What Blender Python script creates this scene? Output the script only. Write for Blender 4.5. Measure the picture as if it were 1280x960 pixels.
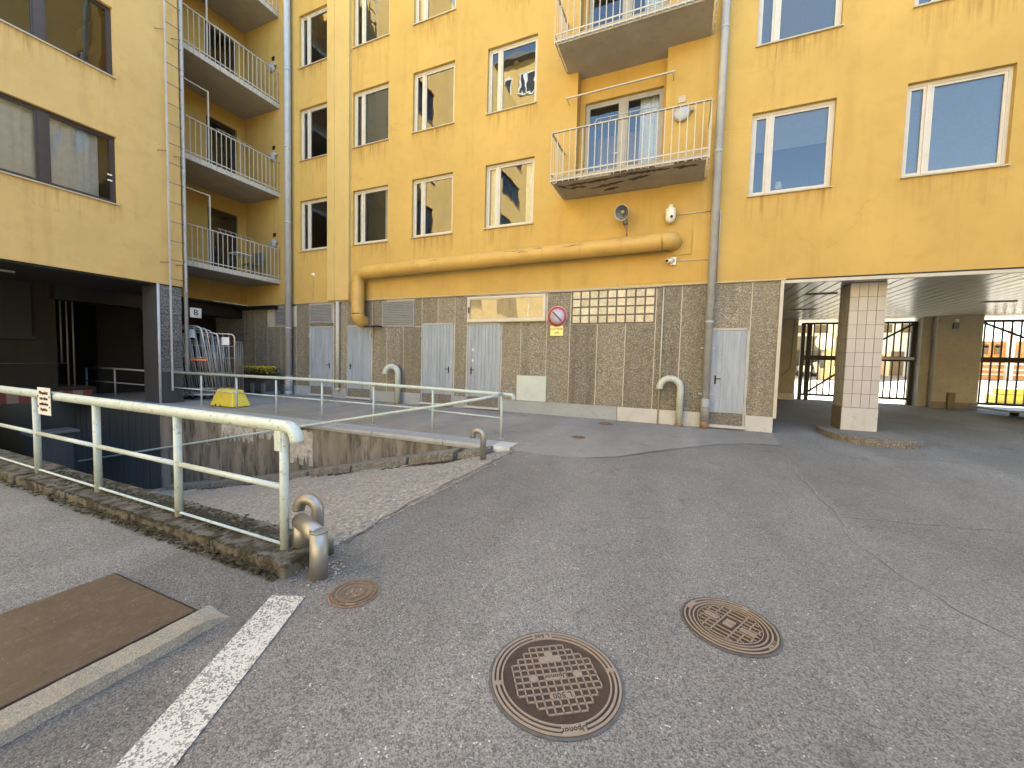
import bpy, bmesh, math, random
from mathutils import Vector, Matrix
R_ = math.radians
random.seed(7)
scene = bpy.context.scene
for o in list(bpy.data.objects): bpy.data.objects.remove(o, do_unlink=True)
col = scene.collection
# ------------------------------------------------------------------ camera
CAM_H = 1.35
FPX, PITCH, ROLL, YAW = 493.3, R_(3.191), R_(1.4727), R_(23.277)
def cam_axes():
    cp, sp = math.cos(PITCH), math.sin(PITCH); c, s = math.cos(ROLL), math.sin(ROLL)
    r0, d0, f0 = Vector((1,0,0)), Vector((0,-sp,-cp)), Vector((0,cp,-sp))
    r, d = c*r0 - s*d0, s*r0 + c*d0
    X, Y = Vector((math.cos(YAW), -math.sin(YAW), 0)), Vector((math.sin(YAW), math.cos(YAW), 0))
    w = lambda v: Vector((v.dot(X), v.dot(Y), v.z))
    return w(r), w(d), w(f0)
rt, dn, fw = cam_axes()
cd = bpy.data.cameras.new('camera'); cam = bpy.data.objects.new('camera', cd); col.objects.link(cam)
cd.sensor_width = 36.0; cd.lens = FPX/1280*36; cd.clip_start = 0.05; cd.clip_end = 1000
M = Matrix((( rt.x, -dn.x, -fw.x, 0), (rt.y, -dn.y, -fw.y, 0), (rt.z, -dn.z, -fw.z, CAM_H), (0,0,0,1)))
cam.matrix_world = M; scene.camera = cam
# ------------------------------------------------------------------ light
SUN_EL, SUN_AZ = R_(50), R_(42)      # azimuth from +Y towards +X
world = bpy.data.worlds.new('World'); scene.world = world; world.use_nodes = True
wt = world.node_tree; wt.nodes.clear()
sky = wt.nodes.new('ShaderNodeTexSky'); sky.sky_type = 'NISHITA'; sky.sun_disc = False
sky.sun_elevation = SUN_EL; sky.sun_rotation = SUN_AZ; sky.air_density = 1.0; sky.dust_density = .4
bg = wt.nodes.new('ShaderNodeBackground'); bg.inputs[1].default_value = 0.085
wo = wt.nodes.new('ShaderNodeOutputWorld')
wt.links.new(sky.outputs[0], bg.inputs[0]); wt.links.new(bg.outputs[0], wo.inputs[0])
sl = bpy.data.lights.new('sun', 'SUN'); sl.energy = 4.8; sl.angle = R_(0.53); sl.color = (1, .95, .87)
so = bpy.data.objects.new('sun', sl); col.objects.link(so); so.location = (20, 30, 40)
sdir = Vector((math.sin(SUN_AZ)*math.cos(SUN_EL), math.cos(SUN_AZ)*math.cos(SUN_EL), math.sin(SUN_EL)))
so.rotation_euler = sdir.to_track_quat('Z', 'Y').to_euler()
vs = scene.view_settings; vs.view_transform = 'Standard'; vs.look = 'None'; vs.gamma = 1.0; vs.exposure = 3.58
vs.use_white_balance = True; vs.white_balance_temperature = 6950; vs.white_balance_tint = 1
vs.use_curve_mapping = False
scene.cycles.max_bounces = 7; scene.cycles.diffuse_bounces = 3; scene.cycles.glossy_bounces = 3; scene.cycles.transparent_max_bounces = 8
# ------------------------------------------------------------------ mesh helpers
class MB:
    def __init__(s): s.v = []; s.f = []; s.sm = set()
    def add(s, vs, fs, smooth=False):
        n = len(s.v); s.v += [tuple(p) for p in vs]
        for f in fs:
            if smooth: s.sm.add(len(s.f))
            s.f.append(tuple(i+n for i in f))
        return s
    def box(s, x0, x1, y0, y1, z0, z1):
        return s.add([(x0,y0,z0),(x1,y0,z0),(x1,y1,z0),(x0,y1,z0),(x0,y0,z1),(x1,y0,z1),(x1,y1,z1),(x0,y1,z1)],
            [(0,3,2,1),(4,5,6,7),(0,1,5,4),(1,2,6,5),(2,3,7,6),(3,0,4,7)])
    def quad(s, a, b, c, d): return s.add([a,b,c,d], [(0,1,2,3)])
    def tube(s, pts, r, n=10, caps=True, smooth=True):
        P = [Vector(p) for p in pts]; m = len(P); rr = r if isinstance(r, (list, tuple)) else [r]*m
        T = [((P[min(i+1,m-1)]-P[i]).normalized() + (P[i]-P[max(i-1,0)]).normalized()).normalized() for i in range(m)]
        u = T[0].orthogonal().normalized(); vs, fs = [], []
        for i in range(m):
            u = (u - T[i]*u.dot(T[i])).normalized(); w = T[i].cross(u)
            for k in range(n):
                a = 2*math.pi*k/n; vs.append(P[i] + (u*math.cos(a) + w*math.sin(a))*rr[i])
        for i in range(m-1):
            for k in range(n):
                k2 = (k+1) % n; fs.append((i*n+k, i*n+k2, (i+1)*n+k2, (i+1)*n+k))
        s.add(vs, fs, smooth)
        if caps:
            b = len(s.v) - len(vs)
            s.f.append(tuple(b+k for k in reversed(range(n)))); s.f.append(tuple(b+(m-1)*n+k for k in range(n)))
        return s
    def bar(s, a, b, w, h=None):          # square bar from a to b
        h = h or w; a, b = Vector(a), Vector(b); t = (b-a).normalized()
        up = Vector((0,0,1)) if abs(t.z) < .9 else Vector((0,1,0))
        x = t.cross(up).normalized()*w/2; y = x.cross(t).normalized()*h/2
        return s.add([a-x-y,a+x-y,a+x+y,a-x+y,b-x-y,b+x-y,b+x+y,b-x+y],
            [(0,3,2,1),(4,5,6,7),(0,1,5,4),(1,2,6,5),(2,3,7,6),(3,0,4,7)])
    def lathe(s, prof, n=32, c=(0,0,0), smooth=True, axis='z'):
        vs, fs = [], []
        for r, z in prof:
            for k in range(n):
                a = 2*math.pi*k/n; p = (r*math.cos(a), r*math.sin(a), z)
                if axis == 'y': p = (p[0], z, p[1])
                if axis == 'x': p = (z, p[0], p[1])
                vs.append((c[0]+p[0], c[1]+p[1], c[2]+p[2]))
        for i in range(len(prof)-1):
            for k in range(n):
                k2 = (k+1) % n; fs.append((i*n+k, i*n+k2, (i+1)*n+k2, (i+1)*n+k))
        return s.add(vs, fs, smooth)
    def prism(s, poly, z0, z1):           # polygon in xy (ccw)
        n = len(poly); vs = [(x,y,z0) for x,y in poly] + [(x,y,z1) for x,y in poly]
        return s.add(vs, [tuple(reversed(range(n))), tuple(range(n,2*n))] + [(i,(i+1)%n,(i+1)%n+n,i+n) for i in range(n)])
    def tf(s, mat): s.v = [tuple(mat @ Vector(p)) for p in s.v]; return s
def wloc(o):
    v = Vector((0,0,0))
    while o: v += o.location; o = o.parent
    return v
def mk(name, mb, mat, parent=None, bevel=0, seg=1):
    me = bpy.data.meshes.new(name)
    xs = [p[0] for p in mb.v]; ys = [p[1] for p in mb.v]; zs = [p[2] for p in mb.v]
    c = Vector(((min(xs)+max(xs))/2, (min(ys)+max(ys))/2, min(zs)))
    me.from_pydata([(p[0]-c.x, p[1]-c.y, p[2]-c.z) for p in mb.v], [], mb.f)
    if mb.sm:
        for i in mb.sm: me.polygons[i].use_smooth = True
    if bevel:
        bm = bmesh.new(); bm.from_mesh(me); bmesh.ops.remove_doubles(bm, verts=bm.verts, dist=1e-5)
        es = [e for e in bm.edges if len(e.link_faces) == 2 and e.calc_face_angle(0) > .5]
        bmesh.ops.bevel(bm, geom=es, offset=bevel, segments=seg, profile=.6, affect='EDGES'); bm.to_mesh(me); bm.free()
    me.materials.append(mat); me.update()
    o = bpy.data.objects.new(name, me); col.objects.link(o)
    if parent: o.location = c - wloc(parent); o.parent = parent
    else: o.location = c
    return o
def tag(o, label=None, cat=None, group=None, kind=None):
    for k, v in (('label',label),('category',cat),('group',group),('kind',kind)):
        if v: o[k] = v
    return o
def thing(name, label, cat, loc=(0,0,0), group=None, parent=None):
    o = bpy.data.objects.new(name, None); o.empty_display_size = .2; col.objects.link(o); o.location = loc
    if parent: o.location = Vector(loc) - wloc(parent); o.parent = parent; return o
    return tag(o, label, cat, group)
def copy_tree(o, parent=None, loc=None, rz=None):
    c = o.copy(); col.objects.link(c); c.parent = parent
    if loc is not None: c.location = Vector(loc) - (wloc(parent) if parent else Vector((0,0,0)))
    if rz is not None: c.rotation_euler = (0,0,rz)
    for ch in o.children: copy_tree(ch, c)
    return c
def place(o, parent, loc, rz=0):
    o.parent = parent; o.location = Vector(loc) - (wloc(parent) if parent else Vector((0,0,0))); o.rotation_euler = (0,0,rz); return o
def text(name, s, size, mat, parent, mw, depth=.0015):
    cu = bpy.data.curves.new('t', 'FONT'); cu.body = s; cu.size = size; cu.align_x = 'CENTER'; cu.align_y = 'CENTER'; cu.extrude = depth; cu.resolution_u = 2
    cu.offset = size*.012
    t = bpy.data.objects.new('t', cu); col.objects.link(t); bpy.context.view_layer.update()
    me = bpy.data.meshes.new_from_object(t.evaluated_get(bpy.context.evaluated_depsgraph_get()))
    bpy.data.objects.remove(t); bpy.data.curves.remove(cu); me.transform(mw)
    mb = MB(); mb.v = [tuple(v.co) for v in me.vertices]; mb.f = [tuple(p.vertices) for p in me.polygons]; bpy.data.meshes.remove(me)
    return mk(name, mb, mat, parent)
def arc(c, r, a0, a1, n, u, v):
    c, u, v = Vector(c), Vector(u), Vector(v)
    return [c + u*r*math.cos(a0+(a1-a0)*i/n) + v*r*math.sin(a0+(a1-a0)*i/n) for i in range(n+1)]
# ------------------------------------------------------------------ materials
class NT:
    def __init__(s, name):
        s.m = bpy.data.materials.new(name); s.m.use_nodes = True; s.t = s.m.node_tree; s.t.nodes.clear()
        s.out = s.t.nodes.new('ShaderNodeOutputMaterial')
    def n(s, typ, ins=None, **kw):
        nd = s.t.nodes.new('ShaderNode'+typ)
        for k, v in kw.items(): setattr(nd, k, v)
        for k, v in (ins or {}).items():
            if isinstance(v, bpy.types.NodeSocket): s.t.links.new(v, nd.inputs[k])
            elif v is not None: nd.inputs[k].default_value = v
        return nd
    def pos(s, sc=(1,1,1)):
        g = s.n('NewGeometry').outputs['Position']
        if sc == (1,1,1): return g
        return s.n('Vector'+'Math', {0: g, 1: sc}, operation='MULTIPLY').outputs[0]
    def noise(s, v, scale, detail=4, rough=.55, dist=0):
        return s.n('TexNoise', {'Vector': v, 'Scale': scale, 'Detail': detail, 'Roughness': rough, 'Distortion': dist}).outputs[0]
    def ramp(s, v, a, b, lo=0., hi=1.):
        return s.n('MapRange', {0: v, 1: a, 2: b, 3: lo, 4: hi}, clamp=True).outputs[0]
    def math(s, op, a, b=None): return s.n('Math', {0: a, 1: b}, operation=op).outputs[0]
    def mix(s, f, a, b, mode='MIX'):
        nd = s.n('MixRGB', {0: f, 1: s.c(a), 2: s.c(b)}, blend_type=mode); return nd.outputs[0]
    def c(s, a): return (*a, 1) if isinstance(a, tuple) and len(a) == 3 else a
    def sep(s, v): nd = s.n('SeparateXYZ', {0: v}); return nd.outputs
    def vary(s, v, cl, amt):              # multiply colour by a value socket range around 1
        g = s.n('CombineColor', {0: v, 1: v, 2: v}).outputs[0]
        return s.mix(amt, cl, g, 'MULTIPLY')
    def done(s, colr, rough=.8, bump=None, bstr=.3, bdist=.01, metal=0., spec=.5, **kw):
        b = s.n('BsdfPrincipled', {'Base Color': s.c(colr), 'Roughness': rough, 'Metallic': metal, 'Specular IOR Level': spec})
        for k, v in kw.items(): b.inputs[k].default_value = v
        if bump is not None:
            bn = s.n('Bump', {'Height': bump, 'Strength': bstr, 'Distance': bdist}); s.t.links.new(bn.outputs[0], b.inputs['Normal'])
        s.t.links.new(b.outputs[0], s.out.inputs[0]); return s.m
WINX = [-12.24, -9.86, -7.56, -5.13, 1.10, 3.56]; WINW, WINZ, WINH, FLOOR = 1.41, 4.95, 1.68, 3.01
def plaster(name, base, stains=None, amt=1.0):
    t = NT(name); p = t.pos()
    c = t.mix(t.ramp(t.noise(p, .55, 5, .6), .35, .7), tuple(x*.90 for x in base), tuple(min(1,x*1.05) for x in base))
    c = t.mix(t.ramp(t.noise(p, 3.2, 5, .65), .50, .74, 0, .30*amt), c, tuple(x*k for x, k in zip(base, (.74,.68,.6))))
    st = t.noise(t.pos((3.2, 3.2, .25)), 1.0, 5, .6)
    c = t.mix(t.ramp(st, .54, .76, 0, .34*amt), c, tuple(x*k for x, k in zip(base, (.66,.6,.55))))
    if stains:                            # rain streaks that run down from the sills
        x, y, z = t.sep(p)[0:3]; ax = x if stains == 'x' else y; msk = None
        for x0 in (WINX if stains == 'x' else [1.6, 3.4]):
            w = WINW if stains == 'x' else 1.8
            a = t.math('MULTIPLY', t.ramp(ax, x0-.08, x0+.08), t.ramp(ax, x0+w-.05, x0+w+.1, 1, 0))
            msk = a if msk is None else t.math('MAXIMUM', msk, a)
        dz = t.math('MODULO', t.math('SUBTRACT', WINZ+FLOOR*6, z), FLOOR)
        fz = t.ramp(t.math('ADD', dz, t.ramp(t.noise(t.pos((5,5,.5)), 2, 4), .3, .7, -.25, .25)), .0, .55, 1, 0)
        sk = t.ramp(t.noise(t.pos((14,14,.5)), 1.2, 4, .65), .44, .62)
        c = t.mix(t.math('MULTIPLY', t.math('MULTIPLY', msk, fz), t.math('MULTIPLY', sk, t.ramp(t.noise(p, .9, 3), .38, .62, .25, .95))), c, (base[0]*.5, base[1]*.42, base[2]*.35))
    # hairline cracks and chips
    wv = t.n('VectorMath', {0: p, 1: t.n('VectorMath', {0: t.n('TexNoise', {'Vector': p, 'Scale': 1.7, 'Detail': 5}).outputs[1], 1: (.7,.7,.7)}, operation='MULTIPLY').outputs[0]}, operation='ADD').outputs[0]
    v = t.n('TexVoronoi', {'Vector': wv, 'Scale': .42}, feature='DISTANCE_TO_EDGE').outputs[0]
    ck = t.math('MULTIPLY', t.ramp(v, .0, .006, 1, 0), t.ramp(t.noise(p, .5, 3), .5, .62))
    c = t.mix(t.math('MULTIPLY', ck, .22), c, tuple(x*.4 for x in base))
    chip = t.ramp(t.noise(p, 9, 6, .7), .71, .76)
    c = t.mix(t.math('MULTIPLY', chip, .5), c, tuple(x*.55 for x in base))
    bp = t.math('ADD', t.noise(p, 110, 3, .7), t.math('MULTIPLY', t.noise(p, 9, 4), .8))
    return t.done(c, .92, bp, .35, .008, spec=.25)
def flat(name, base, rough=.6, var=.12, scale=6, metal=0., spec=.5, bump=.1, dirt=None, dirtamt=.5, dscale=7, aniso=(1,1,1), dr=(.52,.72)):
    t = NT(name); p = t.pos(aniso)
    c = t.mix(t.ramp(t.noise(p, scale, 5, .6), .3, .7), tuple(x*(1-var) for x in base), tuple(min(1,x*(1+var)) for x in base))
    if dirt:
        c = t.mix(t.ramp(t.noise(p, dscale, 6, .68), dr[0], dr[1], 0, dirtamt), c, dirt)
    return t.done(c, rough, t.noise(p, scale*9, 3, .6), bump, .004, metal, spec)
def aggregate(name, dark, mid, light, scale, bstr=.5, stain=.5, spec=.3, objvar=False, warm=None):
    t = NT(name); p = t.pos()
    v = t.n('TexVoronoi', {'Vector': p, 'Scale': scale, 'Randomness': 1.}); r = t.sep(v.outputs['Color'])[0]
    c = t.mix(t.ramp(r, .1, .55), dark, mid); c = t.mix(t.ramp(r, .6, .95), c, light)
    c = t.mix(t.ramp(v.outputs['Distance'], .35, .7, 0, .45), c, dark)
    c = t.mix(t.ramp(t.noise(p, 1.3, 5, .6), .35, .65, 0, .55), c, t.mix(.5, c, mid))
    if warm: c = t.mix(t.ramp(t.noise(t.pos((1,1,.35)), .9, 4, .6), .5, .68, 0, .5), c, warm)
    if stain:
        s = t.ramp(t.noise(t.pos((4.5,4.5,.32)), 1.1, 5, .62), .5, .72, 0, stain)
        c = t.mix(s, c, tuple(x*.45 for x in mid))
    if objvar:
        rr = t.ramp(t.n('ObjectInfo').outputs['Random'], 0, 1, .82, 1.15); c = t.vary(rr, c, 1.)
    return t.done(c, .85, t.math('SUBTRACT', 1., v.outputs['Distance']), bstr, .006, spec=spec)
def asphalt(name, base, spread=1., big=1., region=False, tint=(1,.97,.94), scale=115):
    t = NT(name); p = t.pos()
    v = t.n('TexVoronoi', {'Vector': p, 'Scale': scale, 'Randomness': 1.}); r = t.sep(v.outputs['Color'])
    v2 = t.n('TexVoronoi', {'Vector': p, 'Scale': scale*.37}); r2 = t.sep(v2.outputs['Color'])
    g = t.math('ADD', t.ramp(r[0], 0, 1, 1-.5*spread, 1+.5*spread), t.ramp(r2[1], 0, 1, -.10*spread, .10*spread))
    spk = t.math('MULTIPLY', t.ramp(r[1], .975, .985), t.ramp(t.noise(p, 7, 2), .45, .6))
    g = t.math('ADD', g, t.math('MULTIPLY', spk, 1.6))
    gb = t.math('MULTIPLY', t.ramp(t.noise(p, .42, 6, .62, .4), .3, .7, 1-.13*big, 1+.12*big), t.ramp(t.noise(p, 2.6, 6, .7), .3, .7, .93, 1.06))
    c = t.mix(t.ramp(t.noise(p, .8, 4), .4, .65), tuple(base*x for x in tint), tuple(base*x for x in (1.05,.985,.92)))
    if region:                            # coarse worn strip by the railing, dark new tar near the kerb
        x, y, z = t.sep(p)[0:3]
        nz = t.ramp(t.noise(p, 2.2, 5, .6), .2, .8, -.35, .35)
        m = t.math('MULTIPLY', t.ramp(t.math('ADD', x, nz), -2.75, -3.15), t.ramp(t.math('ADD', y, nz), 1.75, 1.5))
        c = t.mix(t.math('MULTIPLY', m, .75), c, (base*1.15, base*1.15, base*1.14))
        m2 = t.math('MULTIPLY', t.math('MULTIPLY', t.ramp(t.math('ADD', x, nz), -1.72, -1.95), t.ramp(t.math('ADD', x, nz), -3.3, -2.9)), t.ramp(t.math('ADD', y, t.math('MULTIPLY', nz, .5)), 2.2, 1.9))
        c = t.mix(t.math('MULTIPLY', m2, .5), c, (base*.45, base*.45, base*.46))
    # oil spots, smooth tyre tracks and damp dark stains
    oil = t.ramp(t.noise(p, 1.9, 5, .6, .8), .62, .70, 1, .70)
    trk = t.ramp(t.noise(t.pos((.9,.16,1)), 1.0, 4, .55, .3), .42, .64, .86, 1.08)
    gb = t.math('MULTIPLY', gb, t.math('MULTIPLY', oil, trk))
    if region:
        x, y, z = t.sep(p)[0:3]
        nz2 = t.ramp(t.noise(p, 1.6, 5, .6), .2, .8, -.5, .5)
        dk = t.math('MULTIPLY', t.ramp(t.math('ADD', x, nz2), -.6, -1.9), t.ramp(y, 5.6, 4.5))
        gb = t.math('MULTIPLY', gb, t.ramp(dk, 0, 1, 1, .78))
    c = t.vary(t.math('MULTIPLY', g, gb), c, 1.)
    h = t.math('ADD', t.math('MULTIPLY', v.outputs['Distance'], -1.), t.math('MULTIPLY', t.noise(p, 14, 4), .8))
    return t.done(c, .82, h, .55, .004, spec=.35)
YELLOW = (.50, .345, .112)
M_ = {}
M_['yellow'] = plaster('yellow_plaster', YELLOW, 'x')
M_['yellow_l'] = plaster('yellow_plaster_wing', (.55, .385, .155), 'y', 1.2)
M_['yellow_d'] = plaster('yellow_plaster_plain', (.50, .33, .10), None, .9)
M_['asphalt'] = asphalt('asphalt', .185, .95, 1.0, True, tint=(1.03,.985,.93), scale=165)
M_['patch'] = asphalt('asphalt_patch', .185, 1.0, 1.0, tint=(1.03,.985,.93), scale=150)
M_['walk'] = asphalt('walkway_asphalt', .235, .4, .9, tint=(1.03,.98,.92), scale=190)
M_['street'] = asphalt('street_paving', .3, .5, .6)
M_['ramp'] = aggregate('ramp_concrete', (.17,.157,.142), (.29,.265,.24), (.43,.40,.365), 34, .9, .0, warm=(.23,.20,.175))
M_['plinth'] = aggregate('exposed_aggregate', (.11,.10,.085), (.235,.215,.175), (.41,.385,.32), 58, .5, .6, objvar=True, warm=(.215,.185,.13))
M_['plinth_d'] = aggregate('granite_cladding', (.05,.05,.05), (.13,.13,.13), (.27,.27,.27), 45, .3, .3, objvar=True)
M_['joint'] = flat('joint_mortar', (.50,.47,.41), .9)
M_['concrete'] = aggregate('rough_concrete', (.10,.095,.085), (.19,.175,.155), (.3,.28,.25), 60, .4, .6)
M_['kerb'] = aggregate('kerb_concrete', (.13,.12,.105), (.20,.185,.16), (.28,.26,.225), 170, .5, .3)
M_['kerb_moss'] = flat('mossy_kerb', (.10,.096,.087), .95, .3, 7, dirt=(.022,.019,.012), dirtamt=.97, dscale=9, bump=.8, dr=(.44,.58))
M_['wallconc'] = flat('stained_concrete', (.185,.172,.152), .9, .35, 2.0, dirt=(.035,.032,.03), dirtamt=1.0, dscale=4.5, aniso=(1,1,.22), bump=.5, dr=(.46,.66))
M_['lime'] = flat('lime_streaks', (.42,.41,.39), .9, .3, 9, dirt=(.14,.12,.1), dirtamt=.9, dscale=6)
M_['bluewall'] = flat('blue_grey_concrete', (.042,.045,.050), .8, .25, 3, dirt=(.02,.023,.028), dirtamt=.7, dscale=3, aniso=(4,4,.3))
M_['coping'] = flat('coping_sheet', (.27,.29,.31), .5, .12, 3, dirt=(.14,.15,.16), dirtamt=.5)
M_['grey'] = flat('grey_paint', (.29,.32,.345), .6, .12, 2, dirt=(.17,.18,.18), dirtamt=.6, dscale=4)
M_['white_skirt'] = flat('pale_grey_paint', (.47,.475,.47), .65, .1, 3, dirt=(.25,.24,.22), dirtamt=.6, dscale=6)
M_['door'] = flat('door_paint', (.285,.335,.41), .55, .18, 3, dirt=(.20,.235,.27), dirtamt=.8, dscale=5, aniso=(3,3,.3))
M_['louver'] = flat('louver_metal', (.27,.28,.29), .5, .1, 4, dirt=(.13,.13,.13))
M_['rail'] = flat('white_rail_paint', (.41,.495,.50), .42, .08, 6, dirt=(.22,.15,.085), dirtamt=.85, dscale=26, dr=(.56,.68))
M_['balrail'] = flat('balcony_rail_paint', (.44,.42,.37), .5, .1, 8, dirt=(.3,.24,.17), dirtamt=.5, dscale=20)
M_['pipe_grey'] = flat('zinc_pipe', (.36,.385,.425), .42, .1, 3, dirt=(.24,.25,.27), dirtamt=.5)
M_['pipe_dark'] = flat('dark_pipe', (.13,.135,.14), .5, .15)
M_['rust'] = flat('rusty_iron', (.25,.15,.10), .85, .3, 9, dirt=(.10,.055,.035), dirtamt=.8)
M_['green_pipe'] = flat('pale_green_paint', (.44,.49,.45), .5, .1, 5, dirt=(.22,.2,.16), dirtamt=.6, dscale=12)
M_['steel'] = flat('stainless_steel', (.29,.295,.29), .46, .15, 6, metal=.7, dirt=(.30,.26,.2), dirtamt=.5, dscale=9, bump=.05)
M_['cage'] = flat('zinc_wire', (.45,.45,.45), .4, .15, 8, metal=.6)
M_['duct'] = flat('yellow_duct_paint', (.50,.325,.09), .5, .1, 2.5, dirt=(.28,.16,.05), dirtamt=.45, dscale=3, aniso=(.5,1,1))
M_['ductmark'] = flat('scuff_mark', (.09,.07,.05), .9)
M_['winframe'] = flat('white_frame_paint', (.52,.50,.45), .45, .06, 5, dirt=(.38,.35,.29), dirtamt=.4)
M_['sillmetal'] = flat('sill_sheet', (.42,.37,.27), .5, .12)
M_['brownframe'] = flat('brown_frame', (.035,.024,.022), .4, .2, 5)
M_['dfgrey'] = flat('grey_door_frame', (.33,.32,.29), .5, .1, 5)
M_['soffit'] = flat('balcony_underside', (.36,.325,.265), .9, .12, 2, dirt=(.25,.22,.17), dirtamt=.5)
M_['spall'] = flat('spalled_concrete', (.10,.065,.045), .95, .35, 14, bump=.8)
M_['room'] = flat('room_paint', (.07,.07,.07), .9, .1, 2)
M_['roomdark'] = flat('dim_paint', (.10,.095,.09), .9, .1, 2)
M_['curtain'] = flat('curtain_cloth', (.78,.76,.70), .9, .1, 8)
M_['blind'] = flat('blind_slats', (.20,.22,.26), .6, .08, 30)
M_['metalceil'] = flat('ceiling_plank_metal', (.52,.50,.44), .24, .06, 2, metal=.0, spec=.6, bump=.02)
M_['whitetrim'] = flat('white_trim', (.46,.44,.39), .5, .08, 4)
M_['tile'] = NT('column_tile')
_t = M_['tile']; _r = _t.ramp(_t.n('ObjectInfo').outputs['Random'], 0, 1, .93, 1.06)
M_['tile'] = _t.done(_t.vary(_r, (.40,.395,.40,1), 1.), .35, _t.noise(_t.pos(), 40, 3), .05)
M_['grout'] = flat('dark_grout', (.12,.11,.10), .9)
M_['olive'] = flat('olive_paint', (.30,.288,.25), .75, .1, 2, dirt=(.15,.13,.1), dirtamt=.4)
M_['brownpaint'] = flat('brown_paint', (.13,.105,.08), .6, .1)
M_['taupe'] = flat('taupe_tile', (.30,.285,.26), .6, .1)
M_['black'] = flat('black_paint', (.004,.004,.0045), .55, .2)
M_['rubber'] = flat('black_rubber', (.02,.02,.02), .8)
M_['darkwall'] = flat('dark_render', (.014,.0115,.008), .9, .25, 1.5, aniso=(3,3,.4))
M_['iron'] = flat('cast_iron', (.05,.031,.023), .62, .25, 18, dirt=(.035,.025,.02), dirtamt=.6, dscale=22, bump=.4)
M_['ironworn'] = flat('worn_cast_iron', (.26,.21,.17), .5, .15, 30, dirt=(.10,.07,.052), dirtamt=.6, dscale=30, bump=.3)
M_['ironold'] = flat('old_iron', (.15,.108,.075), .75, .25, 30, dirt=(.08,.06,.045), dirtamt=.7, dscale=40, bump=.6)
M_['plate'] = flat('rust_plate', (.070,.046,.031), .62, .16, 3, dirt=(.10,.075,.058), dirtamt=.55, dscale=9, bump=.35)
M_['red'] = flat('sign_red', (.42,.06,.055), .5, .15, 20)
M_['signface'] = flat('faded_sign_blue', (.40,.42,.55), .5, .2, 14, dirt=(.56,.54,.58), dirtamt=.7, dscale=9)
M_['signdark'] = flat('sign_stroke', (.10,.07,.12), .5)
M_['yellowsign'] = flat('yellow_sign', (.80,.70,.22), .5, .05)
M_['whitesign'] = flat('white_sign', (.60,.61,.62), .5, .06)
M_['ink'] = flat('black_ink', (.02,.02,.022), .6)
M_['white'] = flat('white_plastic', (.72,.71,.68), .4, .05)
M_['moss'] = flat('moss', (.028,.026,.014), .95, .5, 30, bump=.6)
M_['stone'] = aggregate('loose_gravel', (.12,.11,.10), (.22,.21,.195), (.42,.41,.4), 25, .2, 0, objvar=False)
M_['flower'] = flat('yellow_petals', (.62,.47,.03), .7, .2, 30)
M_['leafd'] = flat('planter_leaves', (.05,.07,.025), .8, .3, 20)
M_['planter'] = flat('planter_wood', (.05,.05,.05), .8, .3, 8)
M_['yplastic'] = flat('yellow_plastic', (.62,.52,.075), .5, .1, 4, dirt=(.4,.33,.06), dirtamt=.4)
M_['orange'] = flat('orange_tape', (.75,.16,.03), .5)
M_['tape'] = flat('clear_wrap', (.5,.5,.5), .3)
M_['far_white'] = flat('far_white_render', (.58,.62,.66), .9, .05, 1)
M_['far_dark'] = flat('far_dark_fascia', (.11,.11,.115), .6, .2, 1)
M_['far_shop'] = flat('shop_glass', (.05,.05,.05), .15, .3, 2)
M_['cream'] = flat('cream_stone', (.55,.46,.30), .8, .1, 3)
M_['blue'] = flat('blue_sign', (.05,.15,.42), .5)
M_['amber'] = flat('amber_sign', (.75,.46,.05), .5)
M_['brick'] = flat('orange_brick', (.48,.20,.09), .85, .3, 6, dirt=(.6,.33,.13), dirtamt=.6, dscale=3)
M_['pinkdoor'] = flat('pink_door', (.5,.32,.26), .7)
def rust_plate():
    t = NT('scratched_rust_plate'); p = t.pos()
    c = t.mix(t.ramp(t.noise(p, 2.5, 6, .65), .3, .7), (.052,.034,.023), (.085,.057,.039))
    c = t.mix(t.ramp(t.noise(p, 26, 5, .7), .52, .66, 0, .6), c, (.115,.085,.062))
    c = t.mix(t.ramp(t.noise(t.pos((70,3,1)), 1, 3, .6), .60, .68, 0, .45), c, (.14,.11,.09))
    c = t.mix(t.ramp(t.noise(t.pos((3,55,1)), 1, 3, .6), .62, .70, 0, .4), c, (.03,.022,.017))
    c = t.mix(t.ramp(t.noise(p, 70, 3, .6), .70, .74, 0, .8), c, (.26,.22,.18))
    return t.done(c, .6, t.noise(p, 55, 5, .7), .5, .004)
M_['plate'] = rust_plate()
def paint_line():
    t = NT('worn_white_paint'); p = t.pos()
    v = t.n('TexVoronoi', {'Vector': p, 'Scale': 150}); r = t.sep(v.outputs['Color'])[0]
    k = t.math('ADD', t.ramp(t.noise(p, 34, 5, .7), .3, .7, -.3, .3), t.math('ADD', r, t.ramp(t.noise(p, 6, 4, .65), .35, .7, -.22, .28)))
    c = t.mix(t.ramp(k, .50, .72), (.50,.48,.45), (.17,.165,.155))
    return t.done(c, .7, v.outputs['Distance'], .4, .003)
M_['line'] = paint_line()
def glass(name, tint, ior=2.1):
    t = NT(name); p = t.pos()
    b = t.n('Bump', {'Height': t.noise(p, 1.4, 2, .4), 'Strength': .4, 'Distance': .010})
    g = t.n('BsdfGlossy', {'Color': (.95,.97,1,1), 'Roughness': .008, 'Normal': b.outputs[0]}); tr = t.n('BsdfTransparent', {'Color': (*tint,1)})
    fr = t.n('Fresnel', {'IOR': ior}); mx = t.n('MixShader', {0: fr.outputs[0], 1: tr.outputs[0], 2: g.outputs[0]})
    t.t.links.new(mx.outputs[0], t.out.inputs[0]); return t.m
M_['glass'] = glass('window_glass', (.72,.78,.80), 2.0)
M_['glass_dark'] = glass('window_glass_tinted', (.93,.93,.91), 1.9)
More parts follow.
